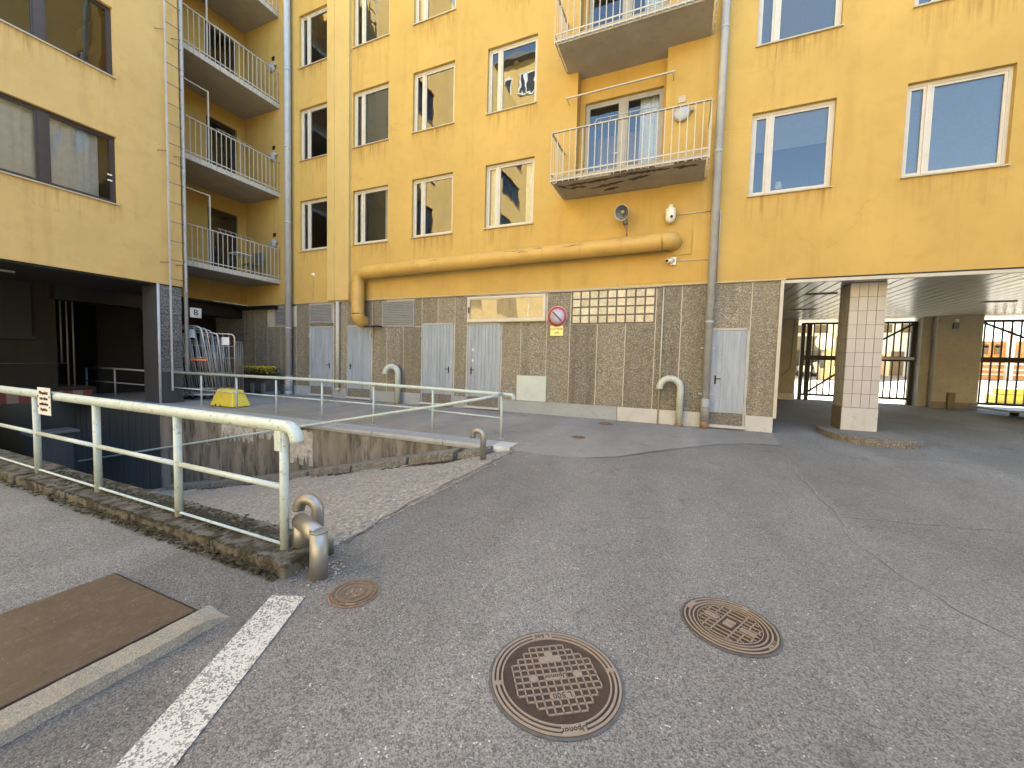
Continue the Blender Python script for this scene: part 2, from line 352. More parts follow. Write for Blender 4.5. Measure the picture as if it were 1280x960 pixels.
def gblock():
    t = NT('glass_block'); p = t.pos(); rr = t.ramp(t.n('ObjectInfo').outputs['Random'], 0, 1, .8, 1.12)
    c = t.vary(rr, t.mix(t.ramp(t.noise(p, 14, 4), .4, .65), (.40,.37,.29), (.52,.49,.40)), 1.)
    return t.done(c, .18, t.noise(p, 22, 3, .5), .5, .01, spec=.6)
M_['gblock'] = gblock()
FY = 9.737            # facade plane
PX0, PX1 = -15.3, 1.78
# ------------------------------------------------------------------ ground
RX, RY0, RY1 = -2.26, 1.98, 5.6
def ramp_z(x): return 0 if x > RX else -0.225*(RX-x) if x > -9 else -0.225*(RX+9) - .19*(-9-x)
xs = [-200, -26, RX, 1.78, 14, 200]; ys = [-200, RY0, RY1, FY, 17, 21, 34, 200]
zz = {FY: 0, 17: .25, 21: .3, 34: 1.05, 200: 1.05}
g = MB()
for i in range(len(xs)-1):
    for j in range(len(ys)-1):
        if i == 1 and j == 1: continue
        if xs[i+1] <= 1.78 and ys[j] >= RY1 and ys[j] < 17: 
            if i == 0: pass
        a, b = zz.get(ys[j], 0), zz.get(ys[j+1], 0)
        g.quad((xs[i],ys[j],a),(xs[i+1],ys[j],a),(xs[i+1],ys[j+1],b),(xs[i],ys[j+1],b))
ground = tag(mk('courtyard', g, M_['asphalt']), 'grey worn asphalt courtyard with speckled stones', None, kind='structure')
st = MB(); st.quad((-40,17.3,.262+.004),(60,17.3,.262+.004),(60,21,.304),(-40,21,.304))
tag(mk('pavement', st, M_['street']), 'sunlit pale pavement beyond the gate', None, kind='structure')
# ramp (fine grid, uneven)
def grid(x0, x1, nx, y0, y1, ny, zf):
    m = MB(); vs = []; fs = []
    for i in range(nx+1):
        for j in range(ny+1):
            x = x0+(x1-x0)*i/nx; y = y0+(y1-y0)*j/ny; vs.append((x, y, zf(x,y)))
    for i in range(nx):
        for j in range(ny): a = i*(ny+1)+j; fs.append((a, a+ny+1, a+ny+2, a+1))
    m.add(vs, fs, True); return m
from mathutils import noise as mn
def rz_(x, y):
    e = min(1, max(0, (RX-x)/.25))
    return ramp_z(x) + e*(.022*mn.noise(Vector((x*1.3,y*1.3,0))) + .012*mn.noise(Vector((x*5,y*5,3)))) + .004
rampo = tag(mk('ramp', grid(-20, RX+.03, 130, RY0-.02, RY1+.02, 30, rz_), M_['ramp']), 'rough pale concrete ramp sloping down to the garage', None, kind='structure')
tag(mk('ramp_floor', grid(-26, -20, 4, RY0-.02, RY1+.02, 4, lambda x,y: ramp_z(x)), M_['ramp']), None, None, kind='structure')
# walkway sheet
wp = [(-20,5.62),(-2.36,5.62),(-2.3,5.5),(-1.7,5.47),(-1.24,5.57),(-.84,5.87),(-.54,6.31),(.02,7.05),(.67,7.8),(1.14,8.13),(1.66,8.2),(1.78,9.76),(-20,9.76)]
tag(mk('walkway', MB().prism(wp, -.3, .006), M_['walk']), 'pale smooth asphalt walkway along the plinth', None, kind='structure')
def crack(pts, w, name='seam', mat='tar'):
    m = MB(); P = []
    for a, b in zip(pts[:-1], pts[1:]):
        n = max(2, int((Vector(b)-Vector(a)).length/.12))
        for i in range(n):
            q = Vector(a).lerp(Vector(b), i/n); P.append(Vector((q.x+random.uniform(-.02,.02), q.y+random.uniform(-.02,.02))))
    P.append(Vector(pts[-1])); L = []
    for i, q in enumerate(P):
        t = (P[min(i+1,len(P)-1)]-P[max(i-1,0)]).normalized(); nn = Vector((-t.y,t.x))*w*random.uniform(.25,.75)
        zq = .0075 if q.y < FY else .0075+(q.y-FY)*.25/7.26
        L.append((q.x+nn.x,q.y+nn.y,zq)); L.append((q.x-nn.x,q.y-nn.y,zq))
    m.add(L, [(2*i,2*i+1,2*i+3,2*i+2) for i in range(len(P)-1)])
    return mk(name, m, M_[mat], ground)
M_['tar'] = flat('tar_seam', (.095,.092,.088), .8, .3, 20); M_['tar_light'] = flat('sand_seam', (.24,.23,.215), .9, .3, 20)
crack([(1.92,8.15),(3.03,7.99),(4.7,8.25),(8,8.6)], .014)
crack([(1.5,6.97),(1.42,5.9),(1.40,5.0),(1.39,4.5)], .012, mat='tar_light'); crack([(1.39,4.5),(2.0,4.62),(2.75,4.78),(4.5,5.05)], .010, mat='tar_light'); crack([(1.39,4.5),(1.30,3.9),(1.37,3.5),(1.5,3.0),(2.1,2.2)], .008, mat='tar_light')
crack([(-1.24,5.52),(-.84,5.80),(-.54,6.24),(.02,6.98),(.67,7.73),(1.14,8.07),(1.66,8.15)], .02)
crack([(-2.2,2.1),(-2.27,2.6),(-2.3,3.2),(-2.3,4.4),(-2.28,5.45)], .02)
# ------------------------------------------------------------------ kerb under the near railing
kb = thing('kerb', 'mossy concrete kerb under the near white railing', 'kerb', (-8,1.8,0))
x = -2.15; k = 0
while x > -30:
    L = 1.05 if k else .75; k += 1
    dz = random.uniform(-.008,.008)
    mk('kerb_stone', MB().box(x-L+.012, x, 1.60+random.uniform(-.012,.012), 1.97, -.02, .095+dz), M_['kerb_moss'], kb, .018, 2); x -= L
mk('ramp_wall', MB().box(-30, -2.2, 1.66, 1.979, -6, -.021), M_['concrete'], kb)
# moss and debris on it
def clumps(name, n, f, smin, smax, mat, label, cat=None, flatten=.6):
    m = MB()
    for i in range(n):
        x, y, z = f(); s = random.uniform(smin, smax); n0 = 5
        vs = [(x+s*math.cos(a*1.2566+i)*random.uniform(.6,1.2), y+s*math.sin(a*1.2566+i)*random.uniform(.6,1.2), z+random.uniform(-.1,.25)*s*flatten) for a in range(5)]
        vs += [(x+random.uniform(-.3,.3)*s, y+random.uniform(-.3,.3)*s, z+s*flatten*random.uniform(.7,1.1)), (x,y,z-s*.3)]
        m.add(vs, [(a,(a+1)%5,5) for a in range(5)] + [((a+1)%5,a,6) for a in range(5)])
    o = mk(name, m, mat); tag(o, label, cat, kind='stuff'); return o
def mossf():
    x = -2.2 - abs(random.gauss(0, 2.2)); e = random.random()
    y = 1.83 + random.gauss(0, .055) if e < .62 else 1.60+random.uniform(-.05,.02)
    return (x, y, .092 if y > 1.6 else random.uniform(-.005,.05))
clumps('moss', 2300, mossf, .005, .022, M_['moss'], 'dark moss and dirt clinging to the near kerb', 'moss', .5)
def gravf():
    a = random.random()
    if a < .5: return (-2.05+random.gauss(0,.10), 1.80+random.gauss(0,.10), .004)
    return (-2.22+random.gauss(0,.05), random.uniform(1.95,5.3), .004)
clumps('gravel', 420, gravf, .004, .012, M_['stone'], 'loose gravel along the top of the ramp', 'gravel', .8)
def rampdirt():
    x = RX - .2 - random.random()**1.4*8; y = 5.24 + random.gauss(0,.05)
    return (x, y, ramp_z(x)+.005)
clumps('dirt', 1500, rampdirt, .008, .03, M_['moss'], 'dark grit gathered along the ramp foot of the wall', 'dirt', .4)
clumps('chippings', 900, lambda: (RX-.2-random.random()*6, random.uniform(2.1,5.1), 0), .004, .010, M_['stone'], 'small stones scattered over the ramp', 'gravel', .6)
ch = bpy.data.objects['chippings']
for v in ch.data.vertices:
    wx = v.co.x + ch.location.x; v.co.z += ramp_z(wx) + .006
clumps('grit', 700, lambda: (random.uniform(-2.0,5.5), random.uniform(.5,9.0), .005), .0025, .0075, M_['stone'], 'tiny pale stones and litter scattered over the asphalt', 'grit', .6)
clumps('fallen_bits', 160, lambda: (random.uniform(-9,1.7), 9.62+random.gauss(0,.06), .008), .006, .018, M_['moss'], 'dark dirt gathered along the foot of the plinth', 'dirt', .4)
# ------------------------------------------------------------------ retaining wall, coping
rw = thing('retaining_wall', 'stained concrete retaining wall on the far side of the ramp', 'wall', (-8,5.7,0))
mk('wall', MB().box(-12.1, -2.75, 5.6, 6.0, -5, -.06), M_['wallconc'], rw)
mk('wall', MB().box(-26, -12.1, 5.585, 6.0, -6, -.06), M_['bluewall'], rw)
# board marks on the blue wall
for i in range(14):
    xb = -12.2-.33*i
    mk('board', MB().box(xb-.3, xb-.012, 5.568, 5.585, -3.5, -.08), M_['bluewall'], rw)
for (xa, xb, za, zb) in [(-9.6,-8.5,-.62,-.2),(-8.4,-7.6,-.45,-.1),(-7.35,-6.7,-.85,-.12)]:
    m = MB(); n = 14; vs = []
    for i in range(n+1):
        xx = xa+(xb-xa)*i/n; vs += [(xx,5.594,zb+random.uniform(-.05,.0)),(xx,5.594,za+random.uniform(0,.22)*(1 if i%2 else .2))]
    m.add(vs, [(2*i,2*i+1,2*i+3,2*i+2) for i in range(n)]); mk('lime_stain', m, M_['lime'], rw)
x = -2.42; Ls = [.33, .9, 1.55, 1.6, 1.7, 1.8, 1.8, 1.9]; i = 0
while x > -12.6 and i < len(Ls):
    L = Ls[i]; m = MB(); s = 0
    m.add([(x,5.58,-.075),(x-L+.012,5.58,-.075),(x-L+.012,5.58,-.03),(x,5.58,-.03),(x,5.60,.014),(x-L+.012,5.60,.014),(x-L+.012,5.95,.022),(x,5.95,.022)],
          [(0,1,2,3),(3,2,5,4),(4,5,6,7)])
    m.box(x-L+.012, x, 5.602, 5.948, -.06, .010)
    mk('coping_sheet', m, M_['coping'] if i else M_['white_skirt'], rw); x -= L; i += 1
# kerb stones at foot of the wall on the ramp
for (xa, xb, h) in [(-3.2,-2.7,.10),(-4.15,-3.28,.14),(-5.4,-4.2,.13),(-6.5,-5.45,.12),(-8.0,-6.55,.10),(-9.6,-8.05,.10),(-11.4,-9.65,.10)]:
    za, zb = ramp_z(xa), ramp_z(xb); y0 = 5.30+random.uniform(-.02,.02)
    m = MB(); m.add([(xa,y0,za-.1),(xb,y0,zb-.1),(xb,5.6,zb-.1),(xa,5.6,za-.1),(xa,y0+.03,za+h),(xb,y0+.03,zb+h),(xb,5.6,zb+h+.02),(xa,5.6,za+h+.02)],
        [(0,3,2,1),(4,5,6,7),(0,1,5,4),(1,2,6,5),(2,3,7,6),(3,0,4,7)])
    mk('kerb_stone', m, M_['concrete'], rw, .02, 2)
# ------------------------------------------------------------------ railings
nr = thing('near_railing', 'thick white tubular railing on the mossy kerb in front', 'railing', (-5,1.76,.09))
zt = .90
path = [(-30,1.86,zt+.01),(-12,1.80,zt+.01),(-2.42,1.735,zt)] + [tuple(p) for p in arc((-2.30,1.733,zt-.085), .085, math.pi/2, -.1, 8, (1,0,0), (0,0,1))]
mk('top_rail', MB().tube(path, .040, 14), M_['rail'], nr)
pxs = [-2.335,-3.53,-4.79,-6.04,-7.29,-8.54,-9.8,-11.05,-12.3]
py = lambda x: 1.735+(-2.42-x)*.0068
for i, x in enumerate(pxs):
    mk('post', MB().tube([(x,py(x),.085),(x,py(x),zt-.02)], .027, 12), M_['rail'], nr)
    if i == 0: mk('bracket_plate', MB().box(x-.055,x+.01,py(x)-.03,py(x)+.03,zt-.16,zt-.03), M_['rail'], nr, .004)
    if i: mk('mid_rail', MB().tube([(x,py(x),.50),(pxs[i-1],py(pxs[i-1]),.50)], .020, 10), M_['rail'], nr)
mk('bottom_rail', MB().tube([(-14,py(-14),.122),(-2.335,py(-2.335),.122)], .010, 8), M_['rail'], nr)
sg = thing('parking_notice', 'small white four line notice fixed to the near railing', 'sign', (-5.62,1.70,.78))
mk('plate', MB().box(-5.80,-5.53,1.702,1.708,.72,.985), M_['whitesign'], sg, .002)
mk('edge', MB().box(-5.803,-5.527,1.7085,1.712,.717,.988), M_['black'], sg)
rx90 = Matrix.Rotation(R_(90), 4, 'X')
for i, (s_, w_) in enumerate([('Pihapaikat',.046),('vain talon',.044),('asukkaiden',.042),('käyttöön',.04)]):
    text('lettering', s_, w_, M_['ink'], sg, Matrix.Translation((-5.665,1.7005,.935-.054*i)) @ rx90)
for (xx,zz_) in [(-5.785,.90),(-5.545,.90),(-5.785,.80),(-5.545,.80)]:
    mk('screw', MB().lathe([(0,1.6985),(.009,1.6985),(.009,1.7015)], 8, (xx,0,zz_), axis='y'), M_['black'], sg)
fr = thing('far_railing', 'thin white railing along the edge of the raised walkway', 'railing', (-7.5,6.22,0))
ry = 6.22; fx = [-2.86,-4.29,-5.72,-7.16,-8.62,-10.05,-11.48,-12.92]
for i, x in enumerate(fx):
    mk('post', MB().tube([(x,ry,.0),(x,ry,.79+.0)], .023, 10), M_['rail'], fr)
    mk('foot_plate', MB().box(x-.06,x+.06,ry-.05,ry+.05,.006,.016), M_['coping'], fr)
    if i: mk('mid_rail', MB().tube([(x,ry,.42 - (.02 if i<2 else 0)),(fx[i-1],ry,.42-(.05 if i<2 else 0))], .016, 8), M_['rail'], fr)
ep = [(-13.4,ry,.83),(-7.2,ry,.85),(-4.3,ry,.81),(-2.86,ry,.785),(-2.70,ry,.78)] + [tuple(p) for p in arc((-2.69,ry,.73), .05, math.pi/2, 0, 5, (1,0,0),(0,0,1))] + [(-2.64,ry,.68)]
mk('top_rail', MB().tube(ep, .034, 12), M_['rail'], fr)
mk('lower_rail', MB().tube([(-12.92,ry,.42),(-13.4,ry,.42)], .016, 8), M_['rail'], fr)
rh = thing('ramp_handrail', 'slanting white handrail following the ramp wall downwards', 'handrail', (-7,5.45,-1))
mk('rail', MB().tube([(-2.86,6.2,.80),(-2.72,5.6,.80),(-2.9,5.45,.755),(-3.7,5.45,.59),(-7.08,5.45,-.07),(-12.83,5.45,-1.22),(-16,5.45,-1.85)], .024, 10), M_['rail'], rh)
for x in (-5.95,-7.4,-8.6,-9.9,-11.2):
    z = -.07 - (-7.08-x)*.2*1.0 if x < -7.08 else .59-(-3.7-x)*.195
    mk('bracket', MB().tube([(x,5.45,z-.01),(x,5.47,z-.07),(x,5.53,z-.09),(x,5.60,z-.09)], .009, 6), M_['rail'], rh)
ir = thing('inner_railing', 'dim grey railing further back under the left wing', 'railing', (-16,6.2,0))
for x in (-14.05,-15.75,-17.5): mk('post', MB().tube([(x,6.2,0),(x,6.2,.82)], .024, 8), M_['grey'], ir)
mk('top_rail', MB().tube([(-13.4,6.2,.83),(-17.5,6.2,.85)], .028, 8), M_['grey'], ir)
mk('mid_rail', MB().tube([(-13.4,6.2,.42),(-17.5,6.2,.42)], .018, 8), M_['grey'], ir)
# stainless pipes at the ramp mouth
p1 = thing('pipe_guard', 'angled stainless steel pipe guard at the end of the near kerb', 'pipe', (-2.1,1.74,0))
mk('upright', MB().tube([(-1.985,1.70,-.02),(-1.985,1.70,.295)], .052, 18), M_['steel'], p1)
mk('arm', MB().tube([(-1.985,1.70,.262),(-2.29,1.815,.262)], .052, 18), M_['steel'], p1)
mk('back_leg', MB().tube([(-2.285,1.813,.262),(-2.285,1.813,.05)], .050, 18), M_['steel'], p1)
mk('weld_ring', MB().tube([(-1.985,1.70,.290),(-1.985,1.70,.300)], .0535, 18), M_['steel'], p1)
def gooseneck(name, label, base, h, r, rad, dirv, mat, n=16, collar=None, drop=.03, z0=0):
    t = thing(name, label, 'pipe', base); b = Vector(base); u = Vector(dirv).normalized()
    top = b + Vector((0,0,h-rad))
    pts = [b+Vector((0,0,z0)), top] + arc(top+u*rad, rad, math.pi, 0, 14, u, (0,0,1))[1:]
    pts.append(pts[-1] - Vector((0,0,drop)))
    mk('pipe', MB().tube(pts, r, n, caps=True), mat, t)
    e = pts[-1]; mk('mouth', MB().tube([e+Vector((0,0,.004)), e-Vector((0,0,.0015))], r*.82, n), M_['black'], t)
    if collar: mk('collar', MB().tube([b+Vector((0,0,-.01)), b+Vector((0,0,collar))], r*1.12, n), M_['rust'], t)
    return t
gooseneck('vent_pipe', 'short curved steel vent pipe just behind the pipe guard', (-2.44,2.08,0), .29, .043, .078, (-1,-.25,0), M_['steel'], z0=-.1, drop=.01)
gooseneck('vent_pipe', 'small curved steel vent pipe at the far ramp corner', (-2.55,4.95,0), .36, .042, .085, (-1,.0,0), M_['steel'], z0=-.1)
gooseneck('vent_pipe', 'large pale green gooseneck pipe beside the right downpipe', (-.02,9.58,0), 1.07, .075, .22, (-1,0,0), M_['green_pipe'], 20, collar=.06)
gooseneck('vent_pipe', 'pale green gooseneck pipe between the left grey doors', (-7.86,9.55,0), 1.12, .085, .2, (-1,-.25,0), M_['green_pipe'], 20, collar=.05)
# ------------------------------------------------------------------ covers, plate and line on the ground
def cover(label, c, r, rot, style, z=.004):
    t = thing('manhole_cover', label, 'manhole cover', (c[0],c[1],0)); C0 = (0,0,0); t.location = (0,0,0)
    base, top = (M_['iron'], M_['ironworn']) if style != 'old' else (M_['ironold'], M_['ironold'])
    mk('frame', MB().lathe([(r*.0,z+.001),(r*.93,z+.001),(r*.96,z+.004),(r*.985,z+.004),(r,z-.002),(r,-.02)], 72), base, t)
    mk('gap', MB().lathe([(r*.99,.0105 if z > .006 else .0048),(r*1.035,.0105 if z > .006 else .0048)], 64), M_['tar'] if style != 'old' else M_['rust'], t)
    rings = {'big': [(.95,.985,.0),(.885,.92,0),(.82,.845,0)], 'mid': [(.92,.955,0),(.82,.855,0),(.735,.765,0),(.655,.672,0)], 'old': [(.86,.92,0),(.66,.73,0),(.40,.46,0)]}[style]
    for a, b, _ in rings:
        mk('ring', MB().lathe([(r*a,z),(r*a,z+.006),(r*b,z+.006),(r*b,z)], 72, smooth=False), top, t)
    gm = MB(); hz = z+.0062
    def rbar(x0,x1,y0,y1): gm.box(x0,x1,y0,y1,z,hz)
    if style == 'big':
        cell = r*.117; n = 6; w = r*.010
        ok = lambda i, j: math.hypot(i*cell, j*cell) < r*.64 and max(abs(i),abs(j)) <= 5
        done = set()
        for i in range(-n, n+1):
            for j in range(-n, n+1):
                if not ok(i,j): continue
                for (di,dj,hor) in ((0,-.5,1),(0,.5,1),(-.5,0,0),(.5,0,0)):
                    key = (i+di, j+dj, hor)
                    if key in done: continue
                    done.add(key); cx, cy = (i+di)*cell, (j+dj)*cell
                    if hor: rbar(cx-cell/2-w, cx+cell/2+w, cy-w, cy+w)
                    else: rbar(cx-w, cx+w, cy-cell/2-w, cy+cell/2+w)
        mk('grid', gm, top, t)
        pl = MB()
        for (i0,i1,j) in ((-1.5,1.5,0),(-3.4,-2.6,0),(2.6,3.4,0),(-1.5,1.5,-3),(-1.5,1.5,3),(-.5,.5,-4)):
            pl.box((i0)*cell-w*0, i1*cell, (j-.5)*cell, (j+.5)*cell, z, hz-.0004)
        for (a, wd) in ((math.pi/2,.2),(-math.pi/2,.2)):
            s_ = 1 if a > 0 else -1
            pl.box(-r*.17, r*.17, s_*r*.835 if s_>0 else -r*.965, r*.965 if s_>0 else -r*.835, z, hz+.0006)
        for s_ in (-1,1): pl.box(s_*r*.9-r*.06, s_*r*.9+r*.06, -r*.035, r*.035, z, hz+.0006)
        for q in range(0, len(pl.v), 8):
            mq = MB(); mq.v = pl.v[q:q+8]; mq.f = [tuple(i-q for i in f_) for f_ in pl.f[q//8*6:q//8*6+6]]; mk('text_plate', mq, top, t)
        for (tx, y, sz) in (('Uponor',0,.115),('L 500',3*cell/r,.13)):
            text('lettering', tx, r*sz, M_['iron'], t, Matrix.Translation((0,y*r,hz)), .0008)
        text('lettering', 'L 500', r*.12, M_['iron'], t, Matrix.Translation((0,-r*.9,hz+.001)), .0008)
        text('lettering', 'Uponor', r*.115, M_['iron'], t, Matrix.Translation((0,r*.9,hz+.001)), .0008)
    elif style == 'mid':
        w = r*.013; R0 = r*.63
        for k in range(-3, 4):
            y = k*r*.185; hx = math.sqrt(max(0, R0*R0-y*y))
            if k in (-1,1) or abs(k) != 0: rbar(-hx, hx, y-w, y+w) if abs(k) == 1 else (rbar(-hx, -r*.12, y-w, y+w), rbar(r*.12, hx, y-w, y+w))
        for k in range(-4, 5):
            xx = k*r*.14; hy = math.sqrt(max(0, R0*R0-xx*xx))
            if abs(k) >= 2: rbar(xx-w*.6, xx+w*.6, -hy, hy)
            else: rbar(xx-w*.6, xx+w*.6, r*.2, hy); rbar(xx-w*.6, xx+w*.6, -hy, -r*.2)
        mk('grid', gm, top, t)
        pl = MB(); pl.box(-r*.13,-r*.02,-r*.1,r*.1,z,hz); pl.box(r*.02,r*.13,-r*.1,r*.1,z,hz); pl.box(-r*.07,r*.07,r*.24,r*.55,z,hz); pl.box(-r*.07,r*.07,-r*.55,-r*.24,z,hz)
        pl.box(-r*.16,r*.16,r*.83,r*.95,z,hz); pl.box(-r*.16,r*.16,-r*.95,-r*.83,z,hz); pl.box(r*.85,r*.93,-r*.06,r*.06,z,hz)
        for q in range(0, len(pl.v), 8):
            mq = MB(); mq.v = pl.v[q:q+8]; mq.f = [tuple(i-q for i in f_) for f_ in pl.f[q//8*6:q//8*6+6]]; mk('text_plate', mq, top, t)
        text('lettering', 'L 500', r*.12, M_['iron'], t, Matrix.Translation((0,-r*.89,hz)), .0008)
    else:
        for a in range(4):
            an = a*math.pi/2+.4; gm.lathe([(0,z+.006),(r*.05,z+.006),(r*.05,z)], 8, (r*.28*math.cos(an), r*.28*math.sin(an), 0), False)
        gm.box(-r*.12,-r*.07,-r*.14,r*.14,z,hz); gm.box(r*.07,r*.12,-r*.14,r*.14,z,hz); gm.box(-r*.12,r*.12,-r*.14,-r*.09,z,hz)
        gm.box(-r*.18,r*.18,-r*.9,-r*.83,z,hz+.001)
        mk('mark', gm, M_['ironworn'], t)
    t.location = (c[0],c[1],0); t.rotation_euler = (0,0,rot); return t
cover('largest cast iron manhole cover with square grid in the foreground', (-.4385,1.577), .2775, math.pi+R_(33), 'big')
cover('medium cast iron manhole cover with long bars on the right', (.287,2.305), .229, R_(62), 'mid')
cover('small worn round cover beside the white painted line', (-1.672,1.671), .136, R_(35), 'old')
cover('little round drain cover on the pale walkway', (-1.69,7.06), .125, .3, 'old', .0085)
cover('tiny flat cover against the plinth skirting', (-1.54,9.02), .17, .3, 'old', .0085)
sp = thing('steel_plate', 'flat rust brown steel plate set in the ground at lower left', 'plate', (-2.68,.7,0))
mk('sheet', MB().box(-3.09,-2.272,-1.0,1.183,-.02,.020), M_['plate'], sp, .003)
mk('rim', MB().box(-3.115,-2.25,-1.02,1.20,-.02,.008), M_['black'], sp)
ke = thing('concrete_edging', 'raised concrete edging strip beside the rust brown plate', 'kerb', (-2.15,.7,0))
def edging():
    m = MB(); n = 60; pts = []
    for i in range(n+1):
        y = -1.0 + (1.24+1.0)*i/n; w = .17 - (.03*max(0,(y-.9))) + random.uniform(-.004,.004)
        e = 1 if y < 1.12 else max(0.05, 1-(y-1.12)/.13)
        pts.append([(-2.249,y,-.01),(-2.249,y,.020+random.uniform(-.002,.002)),(-2.249+w*.55,y,.030*e+random.uniform(-.003,.003)),(-2.249+w,y+.0,.046*e+.002+random.uniform(-.005,.003)),(-2.249+w+.012,y,-.01)])
    vs = [p for r in pts for p in r]; fs = []
    for i in range(n):
        for j in range(4): a = i*5+j; fs.append((a, a+1, a+6, a+5))
    fs.append((0,4,3,2,1)); fs.append((n*5,n*5+1,n*5+2,n*5+3,n*5+4)); m.add(vs, fs); return m
mk('edging', edging(), aggregate('edging_concrete', (.17,.16,.14), (.26,.24,.205), (.35,.33,.29), 210, .4, .2), ke)
def wline():
    m = MB(); a0, b0 = Vector((-2.062,1.452)), Vector((-1.888,1.528)); d = Vector((.427,-.835)).normalized()
    m.add([(a0.x,a0.y,.006),(b0.x,b0.y,.006),((b0+d*4).x,(b0+d*4).y,.006),((a0+d*4).x,(a0+d*4).y,.006)], [(0,3,2,1)]); return m
tag(mk('painted_line', wline(), M_['line'], ground), 'worn white painted bay line')
# ------------------------------------------------------------------ windows (local: x right, y into wall, z up, origin lower left of opening)
def window(w, h, split, mats=('winframe','glass'), room=True, blind=0, curtain=None, lamp=False, dp=.085, ft=.05, mull=.06):
    fm = M_[mats[0]]; f = MB(); y0, y1 = dp, dp+.07
    f.box(0,w,y0,y1,0,ft); f.box(0,w,y0,y1,h-ft,h); f.box(0,ft,y0,y1,ft,h-ft); f.box(w-ft,w,y0,y1,ft,h-ft)
    edges = [ft]
    for s in split:
        f.box(s-mull/2,s+mull/2,y0-.006,y1,ft,h-ft); edges += [s-mull/2, s+mull/2]
    edges.append(w-ft); win = mk('window', f, fm); win.location = (0,0,0)
    # mk recentres; undo so that the origin is the opening's corner
    c = Vector((w/2, (y0-.006*bool(split)+y1)/2, 0))
    for v in win.data.vertices: v.co += c
    def sub(n, mb, m, bevel=0): return mk(n, mb, m, win, bevel)
    for k in range(0, len(edges), 2):
        a, b = edges[k], edges[k+1]; s = MB(); q = .028 if mats[0] == 'brownframe' or w > 2 else .044
        s.box(a,b,y0+.012,y1-.01,ft,ft+q); s.box(a,b,y0+.012,y1-.01,h-ft-q,h-ft); s.box(a,a+q,y0+.012,y1-.01,ft+q,h-ft-q); s.box(b-q,b,y0+.012,y1-.01,ft+q,h-ft-q)
        sub('sash', s, fm)
        sub('pane', MB().quad((a+q,y0+.035,ft+q),(b-q,y0+.035,ft+q),(b-q,y0+.035,h-ft-q),(a+q,y0+.035,h-ft-q)), M_[mats[1]])
    sub('sill', MB().box(-.015,w+.015,-.045,dp,-.028,-.002), M_['sillmetal'])
    if room:
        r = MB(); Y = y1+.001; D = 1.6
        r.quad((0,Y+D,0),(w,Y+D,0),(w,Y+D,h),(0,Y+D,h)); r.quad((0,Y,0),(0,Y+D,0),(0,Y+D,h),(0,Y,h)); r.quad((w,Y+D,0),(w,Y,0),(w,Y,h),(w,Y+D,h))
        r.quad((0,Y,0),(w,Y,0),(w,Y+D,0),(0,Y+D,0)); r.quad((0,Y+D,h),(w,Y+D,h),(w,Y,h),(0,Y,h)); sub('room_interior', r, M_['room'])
    if blind:
        b = MB(); z = h-ft
        while z > h-ft-blind*(h-2*ft): b.quad((ft,y1+.03,z-.03),(w-ft,y1+.03,z-.03),(w-ft,y1+.012,z),(ft,y1+.012,z)); z -= .032
        b.box(ft,w-ft,y1+.01,y1+.03,z-.02,z); sub('blind', b, M_['blind'])
    if curtain:
        for (a, b) in curtain:
            m = MB(); n = 26; vs = []
            for i in range(n+1):
                xx = a+(b-a)*i/n; yy = y1+.09+.022*math.sin(i*1.7)+.012*math.sin(i*.6+1)
                vs += [(xx,yy,ft+.02),(xx,yy,h-.02)]
            m.add(vs, [(2*i,2*i+2,2*i+3,2*i+1) for i in range(n)], True); sub('curtain', m, M_['curtain'])
    if lamp:
        sub('table_lamp', MB().lathe([(.05,.02),(.05,.03),(.012,.035),(.012,.12),(.075,.125),(.05,.28),(.0,.28)], 14, (w*.42,y1+.22,ft+.03)), M_['white'])
    return win
# ------------------------------------------------------------------ facade wall with openings
def wall_holes(u0, u1, z0, z1, holes, P, depth):
    """P(u, d, z) -> world point; d = depth into wall. Front cells plus reveals."""
    us = sorted({u0, u1, *[h[0] for h in holes], *[h[1] for h in holes]}); zs = sorted({z0, z1, *[h[2] for h in holes], *[h[3] for h in holes]})
    us = [u for u in us if u0 <= u <= u1]; zs = [z for z in zs if z0 <= z <= z1]; m = MB()
    for i in range(len(us)-1):
        for j in range(len(zs)-1):
            cu, cz = (us[i]+us[i+1])/2, (zs[j]+zs[j+1])/2
            if any(h[0] < cu < h[1] and h[2] < cz < h[3] for h in holes): continue
            m.quad(P(us[i],0,zs[j]), P(us[i+1],0,zs[j]), P(us[i+1],0,zs[j+1]), P(us[i],0,zs[j+1]))
    for a, b, c, d in holes:
        D = depth
        m.quad(P(a,0,c),P(b,0,c),P(b,D,c),P(a,D,c)); m.quad(P(a,D,d),P(b,D,d),P(b,0,d),P(a,0,d))
        m.quad(P(a,0,d),P(a,0,c),P(a,D,c),P(a,D,d)); m.quad(P(b,0,c),P(b,0,d),P(b,D,d),P(b,D,c))
    return m
TOP = 21.0
main = thing('main_building', 'yellow plastered apartment building across the courtyard above a stone plinth', 'building', (-4,12,0))
holes = [(x, x+WINW, WINZ+FLOOR*k, WINZ+FLOOR*k+WINH) for x in WINX for k in range(4)]
rec = (-2.645, -.615, 5.40, TOP-.6); holes.append(rec)
mk('wall', wall_holes(-15.07, 24, 3.2, TOP, holes, lambda u,d,z: (u,FY+d,z), .085), M_['yellow'], main)
# pilaster band
pil = MB(); pil.box(-10.86,-9.93,FY-.10,FY+.02,3.21,TOP); M_['yellow_p'] = plaster('pale_yellow_plaster', (.54,.405,.165), None, .6)
mk('pilaster', pil, M_['yellow_p'], main)
mk('cable_cover', MB().box(-10.555,-10.525,FY-.112,FY-.1,3.24,TOP), M_['yellow_p'], main)
